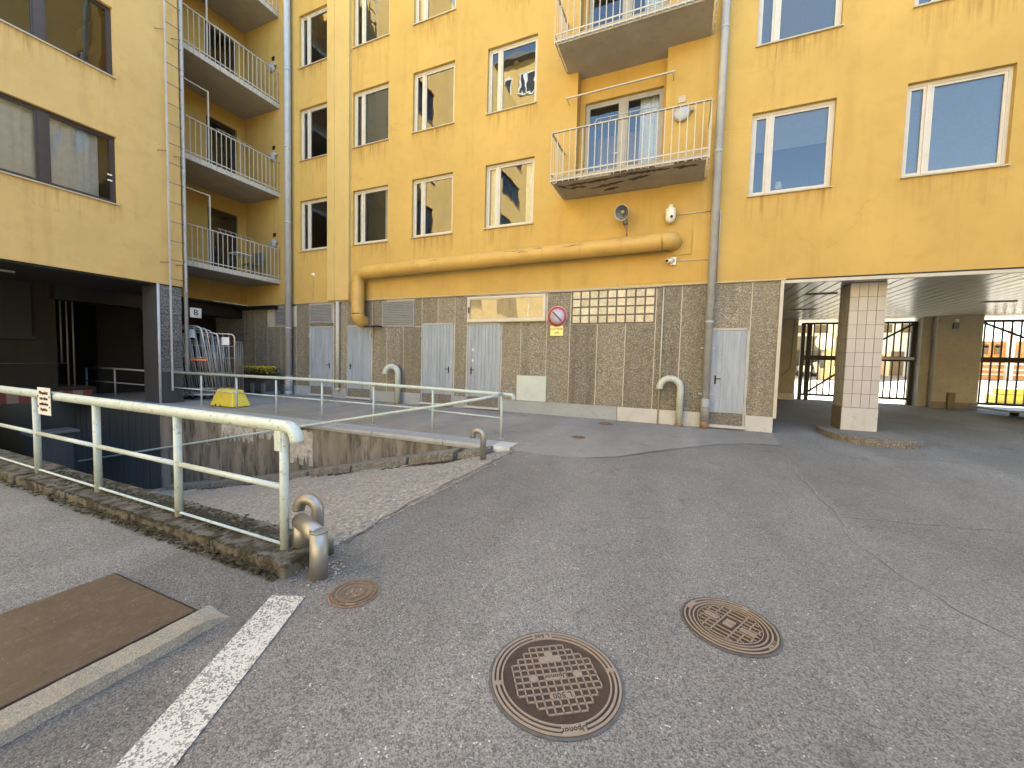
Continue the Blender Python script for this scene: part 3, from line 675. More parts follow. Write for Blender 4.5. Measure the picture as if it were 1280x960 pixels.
# closed volume behind (roof, back, ends)
core = MB(); core.box(-15.07,24,FY+1.95,19.3,3.45,TOP+.3); core.box(-15.06,24,FY+.01,FY+1.95,TOP,TOP+.3); core.box(-22,1.7,FY+2.2,19.3,0,3.45)
core.box(23.6,24,FY+.01,FY+1.95,3.4,TOP); mk('building_core', core, M_['yellow_d'], main)
mk('back_fascia', MB().box(1.8,24,19.05,19.3,3.14,3.44), M_['far_white'], main)
specs = {}
wproto = [window(WINW, WINH, [.335]), window(WINW, WINH, [.335], blind=.42, lamp=True), window(WINW, WINH, [.335], curtain=[(.06,.33),(1.1,1.36)]),
          window(WINW, WINH, [.335], blind=.97)]
lay = {(0,0):0,(0,1):0,(0,2):0,(1,0):2,(1,1):3,(1,2):0,(2,0):0,(2,1):0,(2,2):2,(3,0):2,(3,1):0,(4,0):1,(4,1):3,(5,0):3,(5,1):3,(3,2):0,(4,2):0,(5,2):0}
used = set()
for (ci, k), pi in lay.items():
    loc = (WINX[ci], FY, WINZ+FLOOR*k)
    if pi in used: copy_tree(wproto[pi], main, loc)
    else: place(wproto[pi], main, loc); used.add(pi)
for x in WINX:                            # top floor beyond the picture's upper edge
    copy_tree(wproto[0], main, (x, FY, WINZ+FLOOR*3))
# window head shadow strips
# recess behind the balconies
rd = .30
rc = MB(); a, b, c, d = rec
rc.quad((a,FY+.085,c),(a,FY+rd,c),(a,FY+rd,d),(a,FY+.085,d)); rc.quad((b,FY+rd,c),(b,FY+.085,c),(b,FY+.085,d),(b,FY+rd,d))
mk('recess_side', rc, M_['yellow_d'], main)
dholes = [(-2.52,-.68,5.55+FLOOR*k,7.82+FLOOR*k) for k in range(3)]
mk('recess_wall', wall_holes(a, b, c, d, dholes, lambda u,dd,z: (u,FY+rd+dd,z), .09), M_['yellow_d'], main)
dproto = window(1.84, 2.27, [.92], ('dfgrey','glass'), ft=.06, mull=.14, curtain=[(1.3,1.78)])
for k in range(3):
    o = place(dproto, main, (-2.52,FY+rd,5.55)) if k == 0 else copy_tree(dproto, main, (-2.52,FY+rd,5.55+FLOOR*k))
    o.name = 'balcony_door' if k == 0 else 'balcony_door.%03d' % k
    mk('handle', MB().tube([(-1.69,FY+rd+.04,6.5+FLOOR*k),(-1.69,FY+rd+.02,6.5+FLOOR*k),(-1.80,FY+rd+.02,6.5+FLOOR*k)], .012, 6), M_['white'], o)
    mk('lower_panel', MB().box(-2.45,-.75,FY+rd+.10,FY+rd+.13,5.62+FLOOR*k,5.80+FLOOR*k), M_['dfgrey'], o)
BX0, BX1, BY = -2.93, .29, 8.73
def main_balcony(k):
    dz = FLOOR*k; slabm = MB(); slabm.prism([(BX0+.05,BY+.04),(BX1-.05,BY+.04),(BX1-.05,FY-.001),(-.617,FY-.001),(-.617,FY+.299),(-2.643,FY+.299),(-2.643,FY-.001),(BX0+.05,FY-.001)],5.41+dz,5.53+dz)
    s = mk('balcony', slabm, M_['soffit'], main)
    rr = MB()
    mk('drip_edge', MB().box(BX0+.04,BX1-.04,BY+.028,BY+.040,5.40+dz,5.54+dz), M_['soffit'], s)
    zt = 6.50+dz
    mk('top_rail', MB().bar((BX0,BY,zt),(BX1,BY,zt),.05,.02), M_['balrail'], s)
    for xx in (BX0, BX1): mk('side_rail', MB().bar((xx,BY,zt),(xx,FY,zt+.03),.045,.02), M_['balrail'], s)
    for zq in (5.45, 5.60):
        mk('flat_rail', MB().bar((BX0,BY-.004,zq+dz),(BX1,BY-.004,zq+dz),.012,.03), M_['balrail'], s)
        for xx in (BX0, BX1): mk('flat_rail', MB().bar((xx,BY,zq+dz),(xx,FY,zq+dz),.012,.03), M_['balrail'], s)
    n = 23
    bal = MB().bar((0,0,0),(0,0,1.12),.016)
    proto = None
    for i in range(n+1):
        xx = BX0+(BX1-BX0)*i/n
        if proto is None: proto = mk('baluster', MB().bar((xx,BY-.01,5.40+dz),(xx,BY-.01,zt-.01),.017), M_['balrail'], s)
        else:
            c = proto.copy(); col.objects.link(c); c.location.x += (BX1-BX0)*i/n
    for xx in (BX0, BX1):
        for i in range(1, 6):
            c = proto.copy(); col.objects.link(c); c.location.x += xx-BX0; c.location.y += i*(FY-BY)/6
    # spalled concrete, clothes rail and round vent
    if k == 0:
        def blot(x0,x1,y0,y1,n=18):
            m = MB(); pts = []
            for i in range(n+1):
                t = i/n; xx = x0+(x1-x0)*t; w = (math.sin(t*math.pi)**.6)*(.5+random.random()*.9); yc = y0+(y1-y0)*t+random.uniform(-.02,.02)
                pts += [(xx,yc-.05*w,5.408),(xx,yc+.06*w,5.408)]
            m.add(pts, [(2*i,2*i+1,2*i+3,2*i+2) for i in range(n)]); mk('spalling', m, M_['spall'], s)
        blot(-2.8,-1.2,8.98,8.92,26); blot(-1.5,-.4,8.86,8.9,20); blot(-2.2,-1.3,9.30,9.16); blot(-.38,.12,8.92,8.95,10); blot(-2.85,-2.5,8.88,9.2,8); blot(-1.3,-.8,9.15,9.05,10); blot(-2.6,-2.2,9.1,9.15,8); blot(-1.9,-1.5,9.5,9.42,8)
        for (xa,xb) in ((-2.8,-2.3),(-1.6,-.7),(-.35,.15)): mk('spalling', MB().add([p for i in range(11) for p in ((xa+(xb-xa)*i/10,BY+.0265,5.402+dz),(xa+(xb-xa)*i/10,BY+.0265,5.42+random.uniform(0,.06)+dz))], [(2*i,2*i+2,2*i+3,2*i+1) for i in range(10)]), M_['spall'], s)
    rod = mk('curtain_rod', MB().bar((-2.87,FY-.22,7.71+dz),(-.44,FY-.22,7.73+dz),.035,.03), M_['balrail'], s)
    for xx in (-2.84,-.47): mk('rod_bracket', MB().bar((xx,FY-.22,7.71+dz),(xx,FY,7.68+dz),.02), M_['balrail'], s)
    fr_ = [(-2.0,BY+.05,6.52+dz),(-2.0,BY+.30,6.78+dz),(-.75,BY+.30,6.78+dz),(-.75,BY+.05,6.52+dz)]
    mk('drying_rack', MB().tube(fr_, .010, 6), M_['balrail'], s)
    for i in range(6):
        xx = -1.9+.21*i; mk('rack_bar', MB().tube([(xx,BY+.30,6.78+dz),(xx,BY+.22,6.63+dz),(xx,BY+.05,6.58+dz)], .006, 5), M_['balrail'], s)
    return s
for k in range(3): main_balcony(k)
def disc_lamp(label, c, axis, r=.165):
    t = thing('round_wall_lamp', label, 'lamp', c, 'round grey lamps beside the balcony doors')
    pr = [(0,0),(r*.9,0),(r,.03),(r,.075),(r*.85,.10),(0,.105)]
    m = MB().lathe([(a, -b) for a, b in pr], 24, (0,0,0), axis='y')
    if axis == 'y': m.tf(Matrix.Translation(c))
    mk('body', m, M_['pipe_grey'], t)
    mk('band', MB().box(c[0]-r*1.02,c[0]+r*1.02,c[1]-.085,c[1]-.07,c[2]-.02,c[2]+.02), M_['louver'], t)
    mk('knob', MB().lathe([(0,0),(.045,0),(.045,.06),(0,.065)], 12, (c[0]+r+.03,c[1]-.07,c[2])), M_['pipe_grey'], t)
    return t
for k in range(1):
    disc_lamp('round grey lamp on the wall beside the central balcony door', (-.27,FY,6.9), 'y')
mk('vent_grille', MB().box(-.36,-.2,FY-.02,FY+.01,7.16,7.30), M_['sillmetal'], main)
# thin trim lines between yellow and plinth
mk('drip_trim', MB().box(-15.07,1.86,FY-.035,FY+.03,3.172,3.198), M_['sillmetal'], main)
tr = MB(); tr.tube([(-5.7,FY-.02,3.15),(-3.0,FY-.03,3.155),(-.48,FY-.02,3.16)], .013, 6); mk('conduit', tr, M_['whitetrim'], main)
# patch panels on the yellow band
mk('inspection_panel', MB().box(-1.35,.30,FY-.008,FY+.01,3.25,3.93), M_['yellow_d'], main, .002)
# ------------------------------------------------------------------ plinth
PL = FY+.022; PF = FY+.012
pw = thing('plinth', 'grey brown exposed aggregate plinth below the yellow wall', 'wall', (-6,PL,0))
op = [(-11.80,-10.72,0,2.38),(-11.79,-10.75,2.5,3.12),(-10.09,-9.07,0,2.40),(-8.65,-7.42,2.33,3.12),(-7.14,-6.04,0,2.42),(-5.60,-4.55,0,2.40),(-5.62,-3.28,2.42,3.14),(-2.63,-.63,2.33,3.155),(.52,1.27,0,2.20),(-14.05,-12.8,2.4,3.1)]
mk('backing', wall_holes(PX0, PX1, 0, 3.2, [], lambda u,d,z: (u,PL+d,z), .05), M_['joint'], pw)
cols_ = [PX0,-14.65,-13.95,-13.25,-12.45,-11.82,-10.70,-10.11,-9.05,-8.46,-7.82,-7.16,-6.60,-6.02,-5.62,-4.53,-3.98,-3.26,-2.645,-1.96,-1.29,-.62,-.08,.50,1.285,PX1]
def free(u0,u1,z0,z1):
    """subtract openings from a panel column -> list of z spans"""
    sp = [(z0,z1)]
    for a,b,c,d in op:
        if a < (u0+u1)/2 < b:
            ns = []
            for s,e in sp:
                if d <= s or c >= e: ns.append((s,e)); continue
                if c > s+.05: ns.append((s,c))
                if d < e-.05: ns.append((d,e))
            sp = ns
    return sp
for u0, u1 in zip(cols_[:-1], cols_[1:]):
    for s, e in free(u0, u1, .33, 3.17):
        if s < .4 and e > 3 and u0 > -9: pass
        mk('panel', MB().box(u0+.010,u1-.010,PF+random.uniform(-.002,.002),PL+.01,s+.006,e-.006), M_['plinth'], pw, .004)
# louver side panels left/right where the opening is narrower than the column
for (u0,u1,s,e) in [(-9.03,-8.66,2.35,3.15),(-7.41,-7.17,2.35,3.15)]:
    pass
# skirting
for (u0,u1,mt) in [(PX0,-11.82,'grey'),(-10.70,-10.11,'grey'),(-9.05,-7.16,'grey'),(-6.02,-5.62,'grey'),(-4.53,-1.41,'grey'),(-1.40,-.49,'white_skirt'),(-.47,.50,'white_skirt'),(1.285,PX1+.01,'white_skirt')]:
    mk('skirting', MB().box(u0,u1,FY-.012,PL+.01,-.01,.33), M_[mt], pw, .006)
mk('corner_trim', MB().box(PX1-.005,PX1+.06,FY-.03,FY+.05,.31,3.17), M_['whitetrim'], pw, .004)
# doors
def service_door(label, u0, u1, ztop, hside, mat='door', base=.36):
    d = MB(); n = int((u1-u0)/.105); w = (u1-u0-.05)/n; y = PL-.005
    leaf = MB()
    for i in range(n):
        x0 = u0+.025+i*w; g_ = random.uniform(.025,.05); o_ = random.uniform(-.002,.002); leaf.box(x0+w*g_,x0+w*(1-g_),y-.018+o_,y+.02,base,ztop-.03); leaf.box(x0,x0+w*g_,y-.010,y+.02,base,ztop-.03); leaf.box(x0+w*(1-g_),x0+w,y-.010,y+.02,base,ztop-.03)
    o = mk('door', leaf, M_[mat], pw)
    fr_ = MB(); fr_.box(u0-.0,u0+.025,y-.03,y+.02,.05,ztop); fr_.box(u1-.025,u1,y-.03,y+.02,.05,ztop); fr_.box(u0,u1,y-.03,y+.02,ztop-.03,ztop)
    mk('frame', fr_, M_['pipe_grey'], o)
    mk('kick_panel', MB().box(u0+.026,u1-.026,y-.004,y+.02,.09,base-.004), M_['concrete'], o)
    mk('threshold', MB().box(u0-.03,u1+.02,y-.09,y+.0,.03,.085), M_['white_skirt'], o, .008)
    hx = u0+.14 if hside < 0 else u1-.14
    mk('handle_plate', MB().box(hx-.018,hx+.018,y-.026,y-.017,.98,1.17), M_['black'], o)
    mk('handle', MB().tube([(hx,y-.02,1.1),(hx,y-.06,1.1),(hx-hside*.10,y-.06,1.1)], .010, 6), M_['black'], o)
    for zq in (.65, ztop-.3): mk('hinge', MB().box((u1 if hside<0 else u0)-.02,(u1 if hside<0 else u0)+.02,y-.045,y-.03,zq-.07,zq+.07), M_['pipe_grey'], o)
    if label: o['label'] = label
    return o
service_door(None,-11.79,-10.73,2.37,1); service_door('door with a dark lock',-10.08,-9.08,2.39,-1); service_door(None,-7.13,-6.05,2.41,1)
d4 = service_door('door with two white round stickers',-5.59,-4.56,2.39,-1); service_door('narrow door right of the downpipe',.53,1.26,2.19,-1)
for zq in (1.66,1.36): mk('sticker', MB().lathe([(0,PL-.0245),(.045,PL-.0245),(.045,PL-.022)], 14, (-5.40,0,zq), axis='y'), M_['whitesign'], d4)
# louvers
def louver(u0,u1,z0,z1,n):
    y = PL; f = MB(); f.box(u0,u1,y-.03,y+.01,z0,z0+.04); f.box(u0,u1,y-.03,y+.01,z1-.04,z1); f.box(u0,u0+.04,y-.03,y+.01,z0+.04,z1-.04); f.box(u1-.04,u1,y-.03,y+.01,z0+.04,z1-.04)
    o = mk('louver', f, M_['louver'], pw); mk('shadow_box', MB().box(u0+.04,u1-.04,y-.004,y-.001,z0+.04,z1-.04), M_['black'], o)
    pr = None; h = (z1-z0-.08)/n
    for i in range(n):
        if pr is None:
            m = MB(); z = z0+.04; m.add([(u0+.04,y-.034,z),(u1-.04,y-.034,z),(u1-.04,y-.006,z+h*.85),(u0+.04,y-.006,z+h*.85),(u0+.04,y-.030,z-.004),(u1-.04,y-.030,z-.004)], [(0,1,2,3),(4,5,1,0)])
            pr = mk('slat', m, M_['louver'], o)
        else: c = pr.copy(); col.objects.link(c); c.location.z += h*i
louver(-11.79,-10.75,2.5,3.12,11); louver(-8.65,-7.42,2.33,3.12,14); louver(-13.55,-12.85,2.42,3.1,12)
for (u0,u1,s,e) in [(-9.04,-8.66,2.345,3.16),(-7.41,-7.17,2.345,3.16)]:
    mk('panel', MB().box(u0,u1,PF,PL+.01,s,e), M_['plinth'], pw, .004)
# window above door 4
hw = window(2.30,.68,[],('winframe','glass_dark'), ft=.05, dp=.0, curtain=[(.1,2.2)])
place(hw, pw, (-5.6,PF-.04,2.445)); hw.name = 'strip_window'
mk('latch', MB().box(-5.56,-5.53,PF-.06,PF-.04,2.68,2.84), M_['black'], pw)
# glass blocks
gbx, gbw, gbh = -2.60, 1.95/9, .80/4
gp = mk('glass_block_window', MB().box(-2.625,-.635,PL-.012,PL+.01,2.335,3.155), flat('block_grout',(.13,.12,.10),.9), pw)
pr = None
for i in range(9):
    for j in range(4):
        x0, z0 = gbx+i*gbw, 2.345+j*gbh
        if pr is None: pr = mk('glass_block', MB().box(x0+.018,x0+gbw-.018,PL-.028,PL-.012,z0+.016,z0+gbh-.016), M_['gblock'], gp, .008, 2)
        else: c = pr.copy(); col.objects.link(c); c.location.x += i*gbw; c.location.z += j*gbh
# meter plate
mp = mk('hatch', MB().box(-4.05,-3.22,FY-.02,PF,.335,1.0), flat('hatch_paint',(.47,.53,.51),.5,.06,3,dirt=(.36,.41,.4),dirtamt=.5), pw, .004)
mk('thin_pipe', MB().tube([(-.47,FY-.02,.0),(-.47,FY-.02,3.14)], .017, 8), M_['whitetrim'], pw)
mk('wall_bracket', MB().box(-9.15,-8.62,FY-.25,FY-.02,2.33,2.36), M_['black'], pw)
# ------------------------------------------------------------------ pipes on the facade
def downpipe(name, label, x, y, z0, z1, r, mat, foot=None, brk=()):
    t = thing(name, label, 'downpipe', (x,y,z0)); zz_ = z0 if foot is None else .62
    mk('pipe', MB().tube([(x,y,zz_),(x,y,z1)], r, 14), mat, t)
    if foot:
        mk('dark_sleeve', MB().tube([(x,y,.16),(x,y,.66)], r*1.18, 14), M_['louver'] if foot == 1 else mat, t)
        mk('socket', MB().tube([(x,y,-.01),(x,y,.17)], r*1.12, 14), M_['rust'] if foot == 1 else mat, t)
        mk('strap', MB().tube([(x,y,.46),(x,y,.49)], r*1.3, 14), M_['louver'], t)
    z = 2.6
    for z in brk: mk('bracket', MB().box(x-r*1.9,x+r*1.9,y-.012,y+.012,z,z+.02), M_['whitetrim'], t)
    for z in [2.32, 5.9, 8.4, 10.9]:
        if z < z1: mk('joint_ring', MB().tube([(x,y,z-.03),(x,y,z+.03)], r*1.08, 14), mat, t)
    return t
downpipe('downpipe', 'tall grey downpipe between the balcony and the right windows', .49, 9.585, 0, TOP, .078, M_['pipe_grey'], 1, (.75,1.75))
downpipe('downpipe', 'tall grey downpipe at the left end of the main facade', -12.60, 9.56, 0, TOP, .105, M_['pipe_grey'], 2, (2.0,))
t = thing('rain_pipe', 'white pipe running down the plinth between two doors', 'pipe', (-10.43,FY-.05,0)); mk('pipe', MB().tube([(-10.43,FY-.06,.3),(-10.43,FY-.06,3.17)], .062, 12), M_['whitetrim'], t); mk('foot', MB().tube([(-10.43,FY-.06,.27),(-10.43,FY-.06,.34)], .075, 12), M_['whitetrim'], t)
t = thing('cable_tube', 'thin white cable tube beside the right downpipe', 'cable', (.585,FY-.03,3.2)); mk('tube', MB().tube([(.60,FY-.03,3.2),(.60,FY-.03,4.7),(.56,FY-.03,4.75)], .012, 6), M_['whitetrim'], t)
# yellow duct
du = thing('ventilation_duct', 'thick yellow ventilation duct running along the facade', 'duct', (-5,9.44,4))
dy, dr = 9.44, .195
A = Vector((-9.36,dy,3.965)); B = Vector((-.55,dy,4.09)); u = (B-A).normalized()
hpath = [A+Vector((.30,0,0)), B]
mk('run', MB().tube([A+u*.28, B], dr, 28, caps=False), M_['duct'], du)
el = arc(B+Vector((0,.22,.0)), .22, -math.pi/2, -.0, 8, (1,0,0), (0,1,0)); el = [p + Vector((0,0,.005*i)) for i, p in enumerate(el)]
mk('wall_elbow', MB().tube(el + [el[-1]+Vector((0,.1,0))], dr*1.0, 28), M_['duct'], du)
el2 = arc(A+u*.28+Vector((0,0,-.26)), .26, math.pi/2, math.pi, 8, (1,0,0), (0,0,1))
lx = el2[-1].x
mk('down_elbow', MB().tube(el2, dr, 28, caps=False), M_['duct'], du)
mk('drop', MB().tube([el2[-1], (lx,dy,2.72)], dr, 28, caps=False), M_['duct'], du)
el3 = arc((lx,dy+.22,2.72), .22, math.pi, 1.5*math.pi, 7, (0,1,0), (0,0,1)); mk('foot_elbow', MB().tube(el3+[el3[-1]+Vector((.03,.10,0))], dr*.98, 28), M_['duct'], du)
for f in (.0,.11,.23,.33,.45,.56,.68,.79,.9,1.0):
    p = (A+u*.28).lerp(B, f); mk('seam', MB().tube([p-u*.012, p+u*.012], dr*1.018, 28), M_['duct'], du)
for z in (el2[-1].z, 2.74, 2.95): mk('seam', MB().tube([(lx,dy,z-.01),(lx,dy,z+.01)], dr*1.02, 28), M_['duct'], du)
mk('wall_plate', MB().box(-.33,.06,FY-.03,FY+.0,3.84,4.40), M_['yellow_d'], du, .003)
for (x0, L, zz_) in [(-4.3,.55,.12),(-3.5,.25,.13),(-6.6,.35,.12),(-2.75,.5,.10),(-3.95,.3,.06)]:
    m = MB(); n = 8; pts = []
    for i in range(n+1):
        xx = x0+L*i/n; cz = A.z+(xx-A.x)*(B.z-A.z)/(B.x-A.x); a0 = zz_*4+random.uniform(-.12,.12); wv = random.uniform(.02,.07)*math.sin(math.pi*(i+.5)/(n+1))
        for a in (a0-wv, a0+wv): pts.append((xx, dy-math.cos(a)*(dr+.002), cz+math.sin(a)*(dr+.002)))
    m.add(pts, [(2*i,2*i+1,2*i+3,2*i+2) for i in range(n)]); mk('scuff', m, M_['ductmark'], du)
# flood lamp, cameras
fl = thing('floodlight', 'round floodlight on a stalk above the yellow duct', 'lamp', (-1.32,9.45,4.25))
mk('stalk', MB().tube([(-1.31,9.45,4.24),(-1.31,9.44,4.42),(-1.33,9.42,4.55)], [.022,.02,.035], 10), M_['rust'], fl)
ax = Matrix.Translation((-1.40,9.33,4.79)) @ Vector((-.25,-.75,-.35)).to_track_quat('Z','Y').to_matrix().to_4x4()
mk('head', MB().lathe([(.0,-.26),(.05,-.25),(.08,-.16),(.13,-.04),(.17,.04),(.175,.06),(.165,.06),(.12,-.02),(.06,-.08),(0,-.1)], 24).tf(ax), M_['pipe_grey'], fl)
mk('reflector', MB().lathe([(.155,.045),(.11,-.03),(0,-.06)], 24).tf(ax), M_['pipe_dark'], fl)
mk('bulb', MB().lathe([(0,.03),(.035,.02),(.05,-.02),(.03,-.06)], 12).tf(ax), M_['louver'], fl)
mk('neck', MB().tube([(-1.33,9.42,4.53),(-1.36,9.41,4.66),(-1.38,9.40,4.72)], [.05,.06,.04], 10), M_['pipe_dark'], fl)
dc = thing('dome_camera', 'white dome security camera below the balcony', 'camera', (-.4,FY-.12,4.5))
mk('housing', MB().lathe([(0,4.93),(.05,4.92),(.055,4.86),(.105,4.83),(.115,4.76),(.108,4.70)], 20, (-.4,FY-.14,0)), M_['white'], dc)
mk('dome', MB().lathe([(.108,4.70),(.11,4.64),(.09,4.57),(.04,4.53),(0,4.52)], 20, (-.4,FY-.14,0)), M_['white'], dc)
mk('lens', MB().lathe([(0,-.0),(.028,0),(.028,.02)], 12).tf(Matrix.Translation((-.37,FY-.25,4.63)) @ rx90), M_['black'], dc)
mk('mount', MB().box(-.44,-.36,FY-.1,FY,4.78,4.88), M_['white'], dc)
mk('cable', MB().tube([(-.30,FY-.02,4.73),(.42,FY-.02,4.735)], .010, 6), M_['whitetrim'], dc)
bc = thing('bullet_camera', 'small white bullet camera under the duct end', 'camera', (-.39,FY-.1,3.65))
mk('base', MB().box(-.36,-.24,FY-.06,FY-.005,3.62,3.79), M_['white'], bc, .01, 2)
mk('barrel', MB().tube([(-.30,FY-.06,3.72),(-.42,FY-.22,3.68)], .045, 12), M_['white'], bc)
mk('lens', MB().tube([(-.42,FY-.22,3.68),(-.427,FY-.23,3.678)], .03, 12), M_['black'], bc)
mk('cable', MB().tube([(-.24,FY-.02,3.715),(.42,FY-.02,3.70)], .009, 6), M_['whitetrim'], bc)
# traffic sign
ns = thing('no_parking_sign', 'round red and faded blue no parking sign on the plinth', 'sign', (-2.97,FY-.03,2.27))
disk = lambda r, y, cx=-2.97, cz=2.53, n=32: MB().lathe([(0,y),(r,y),(r,y+.004)], n, (cx,0,cz), axis='y')
mk('plate', disk(.262,FY-.046), M_['whitesign'], ns); mk('red_ring', disk(.25,FY-.0505), M_['red'], ns); mk('face', disk(.19,FY-.055), M_['signface'], ns)
mk('bar', MB().bar((-3.09,FY-.058,2.65),(-2.85,FY-.058,2.41),.004,.042), M_['signdark'], ns)
mk('fixing', MB().tube([(-3.03,FY+.02,2.83),(-3.03,FY-.05,2.83)], .05, 10), M_['rust'], ns)
mk('bracket', MB().box(-3.0,-2.94,FY-.04,FY+.02,2.3,2.8), M_['pipe_grey'], ns)
ys_ = thing('permit_plate', 'yellow rectangular plate below the no parking sign', 'sign', (-2.97,FY-.02,2.04))
mk('plate', MB().box(-3.145,-2.805,FY-.035,FY-.028,2.045,2.30), M_['yellowsign'], ys_); mk('bracket', MB().box(-3.0,-2.94,FY-.027,FY+.02,2.1,2.25), M_['pipe_grey'], ys_)
text('lettering', 'ALUE TEKSIN', .052, M_['ink'], ys_, Matrix.Translation((-2.975,FY-.0365,2.215)) @ rx90); text('lettering', 'LUPA', .055, M_['ink'], ys_, Matrix.Translation((-2.975,FY-.0365,2.12)) @ rx90)
t = thing('door_bell', 'tiny white round sensor on the yellow wall at left', 'sensor', (-11.6,FY,4.1)); mk('body', MB().lathe([(0,-.06),(.05,-.05),(.06,0)], 12, (-11.6,FY,4.12), axis='y'), M_['white'], t); mk('wire', MB().tube([(-11.6,FY-.01,4.06),(-11.6,FY-.01,3.3)], .008, 5), M_['sillmetal'], t)
# ------------------------------------------------------------------ passage on the right
pz = lambda y: 0 if y < FY else (y-FY)*.25/(17-FY)
CZ = 3.13
ce = mk('ceiling', MB().box(PX1+.05,24,FY+.06,19.05,CZ+.03,CZ+.3), M_['brownpaint'], main)
pr = None; nplank = 46; w = .24
for i in range(nplank):
    x0 = PX1+.08+i*w
    if pr is None: pr = mk('plank', MB().box(x0+.011,x0+w-.011,FY+.07,19.0,CZ,CZ+.03), M_['metalceil'], ce, .005)
    else: c = pr.copy(); col.objects.link(c); c.location.x += w*i
mk('lintel_trim', MB().box(PX1-.0,24,FY-.02,FY+.05,3.105,3.165), M_['whitetrim'], main)
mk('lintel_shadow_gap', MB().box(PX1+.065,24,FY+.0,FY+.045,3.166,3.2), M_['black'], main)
for (x,y) in [(2.9,11.4),(3.2,14.2),(7.0,13.6),(9.5,16.2)]:
    mk('ceiling_lamp', MB().box(x-.3,x+.3,y-.06,y+.06,CZ-.02,CZ-.001), M_['brownpaint'], ce)
# tiled column on its kerb island
cx0,cx1,cy0,cy1 = 3.06,3.64,10.15,10.72
cl = mk('column', MB().box(cx0+.012,cx1-.012,cy0+.012,cy1-.012,-.05,CZ), M_['grout'], main)
cb = .13; tw = (cx1-cx0)/4.0; th = .28; z = .13+.47
mk('base_slab', MB().box(cx0-.004,cx1+.004,cy0-.004,cy1+.004,cb,.595), M_['white_skirt'], cl, .004)
mk('side_slab', MB().box(cx0-.010,cx0-.005,cy0+.004,cy1-.004,cb,.60), M_['brownpaint'], cl)
row = 0
while z < CZ-.02:
    h = min(th, CZ-z)
    for i in range(4): mk('tile', MB().box(cx0+i*tw+.004,cx0+(i+1)*tw-.004,cy0,cy0+.013,z+.004,z+h-.004), M_['tile'], cl)
    for i in range(4): mk('tile', MB().box(cx0,cx0+.013,cy0+i*tw+.016,cy0+(i+1)*tw-.006,z+.004,z+h-.004), M_['taupe'], cl)
    z += th
isl = thing('kerb_island', 'oval concrete kerb island round the tiled column', 'kerb', (3.35,10,0))
def islpoly(s):
    P = []; a, b = 3.45, 10.15
    for k in range(28):
        t_ = 2*math.pi*k/28; c_, s_ = math.cos(t_), math.sin(t_)
        P.append((a+s*.72*abs(c_)**.8*(1 if c_>0 else -1), b+s*1.12*abs(s_)**.8*(1 if s_>0 else -1)))
    return P
mk('kerb_ring', MB().prism(islpoly(1.0), -.05, .13), M_['concrete'], isl, .02, 2)
mk('infill', MB().prism(islpoly(.82), .1, .1335), M_['kerb'], isl)
for a in (4.4,5.3,3.4): mk('joint', MB().bar((3.45+.74*math.cos(a)*.97,10.15+1.14*math.sin(a)*.97,-.02),(3.45+.74*math.cos(a)*.97,10.15+1.14*math.sin(a)*.97,.128),.02), M_['black'], isl)
# return wall, pier and gates
yb = 17.0
rwl = MB().box(1.85,3.72,yb,yb+.5,.0,CZ); w1 = mk('return_wall', rwl, M_['olive'], main); mk('wall_base', MB().box(1.85,3.73,yb-.02,yb,.0,.48), M_['white_skirt'], w1)
mk('socket_box', MB().box(3.15,3.32,yb-.06,yb,.85,1.1), M_['louver'], w1); mk('wire', MB().tube([(3.3,yb-.02,1.1),(3.55,yb-.02,1.4),(3.6,yb-.02,CZ)], .01, 6), M_['brownpaint'], w1)
pr2 = mk('pier', MB().box(7.28,8.32,16.7,17.5,.0,CZ), M_['olive'], main); mk('pier_base', MB().box(7.26,8.34,16.68,16.70,.0,.45), M_['kerb'], pr2)
mk('pier_side', MB().box(7.05,7.28,17.0,17.5,.0,CZ), M_['olive'], pr2)
mk('motion_sensor', MB().box(7.62,7.74,16.62,16.7,2.72,2.9), M_['pipe_dark'], pr2); mk('sensor_head', MB().lathe([(0,.0),(.05,.02),(.05,.1),(0,.11)], 10, (7.68,16.64,2.92)), M_['white'], pr2)
mk('floor_stop', MB().box(7.62,7.78,16.6,16.7,.2,.75), M_['brownpaint'], pr2)
mk('pier_far', MB().box(12.5,13.6,16.7,17.5,0,CZ), M_['olive'], main)
def gate(label, x0, x1, y, z0, z1, bars, diags, posts, mid):
    t = thing('steel_gate', label, 'gate', ((x0+x1)/2,y,z0), 'black bar gates of the passage')
    mk('top_bar', MB().bar((x0,y,z1),(x1,y,z1),.06,.07), M_['black'], t); mk('bottom_bar', MB().bar((x0,y,z0),(x1,y,z0),.06,.08), M_['black'], t)
    mk('middle_beam', MB().bar((x0,y,mid),(x1,y,mid),.10,.16), M_['black'], t)
    pr = None
    for i in range(1, bars):
        x = x0+(x1-x0)*i/bars
        if pr is None: x_ = x; pr = mk('bar', MB().bar((x,y,z0-.02),(x,y,z1),.036), M_['black'], t)
        else: c = pr.copy(); col.objects.link(c); c.location.x += x-x_
    for a, b in diags: mk('brace', MB().bar((a[0],y-.02,a[1]),(b[0],y-.02,b[1]),.05,.06), M_['black'], t)
    for x in posts: mk('post', MB().bar((x,y,z0-.25),(x,y,z1),.11), M_['black'], t)
    return t
g1 = gate('left black bar gate behind the tiled column', 3.9, 7.05, 17.35, .45, 3.0, 17, [((4.12,.5),(5.6,1.75)),((5.85,2.2),(6.95,2.95))], [3.95,4.15,6.98], 1.78)
mk('closer_beam', MB().bar((5.75,17.25,1.80),(7.0,17.25,1.80),.08,.09), M_['pipe_grey'], g1)
g2 = gate('right black bar gate next to the olive pier', 8.4, 12.4, 17.2, .42, 3.0, 20, [((8.55,2.95),(10.6,1.9))], [8.45], 1.80)
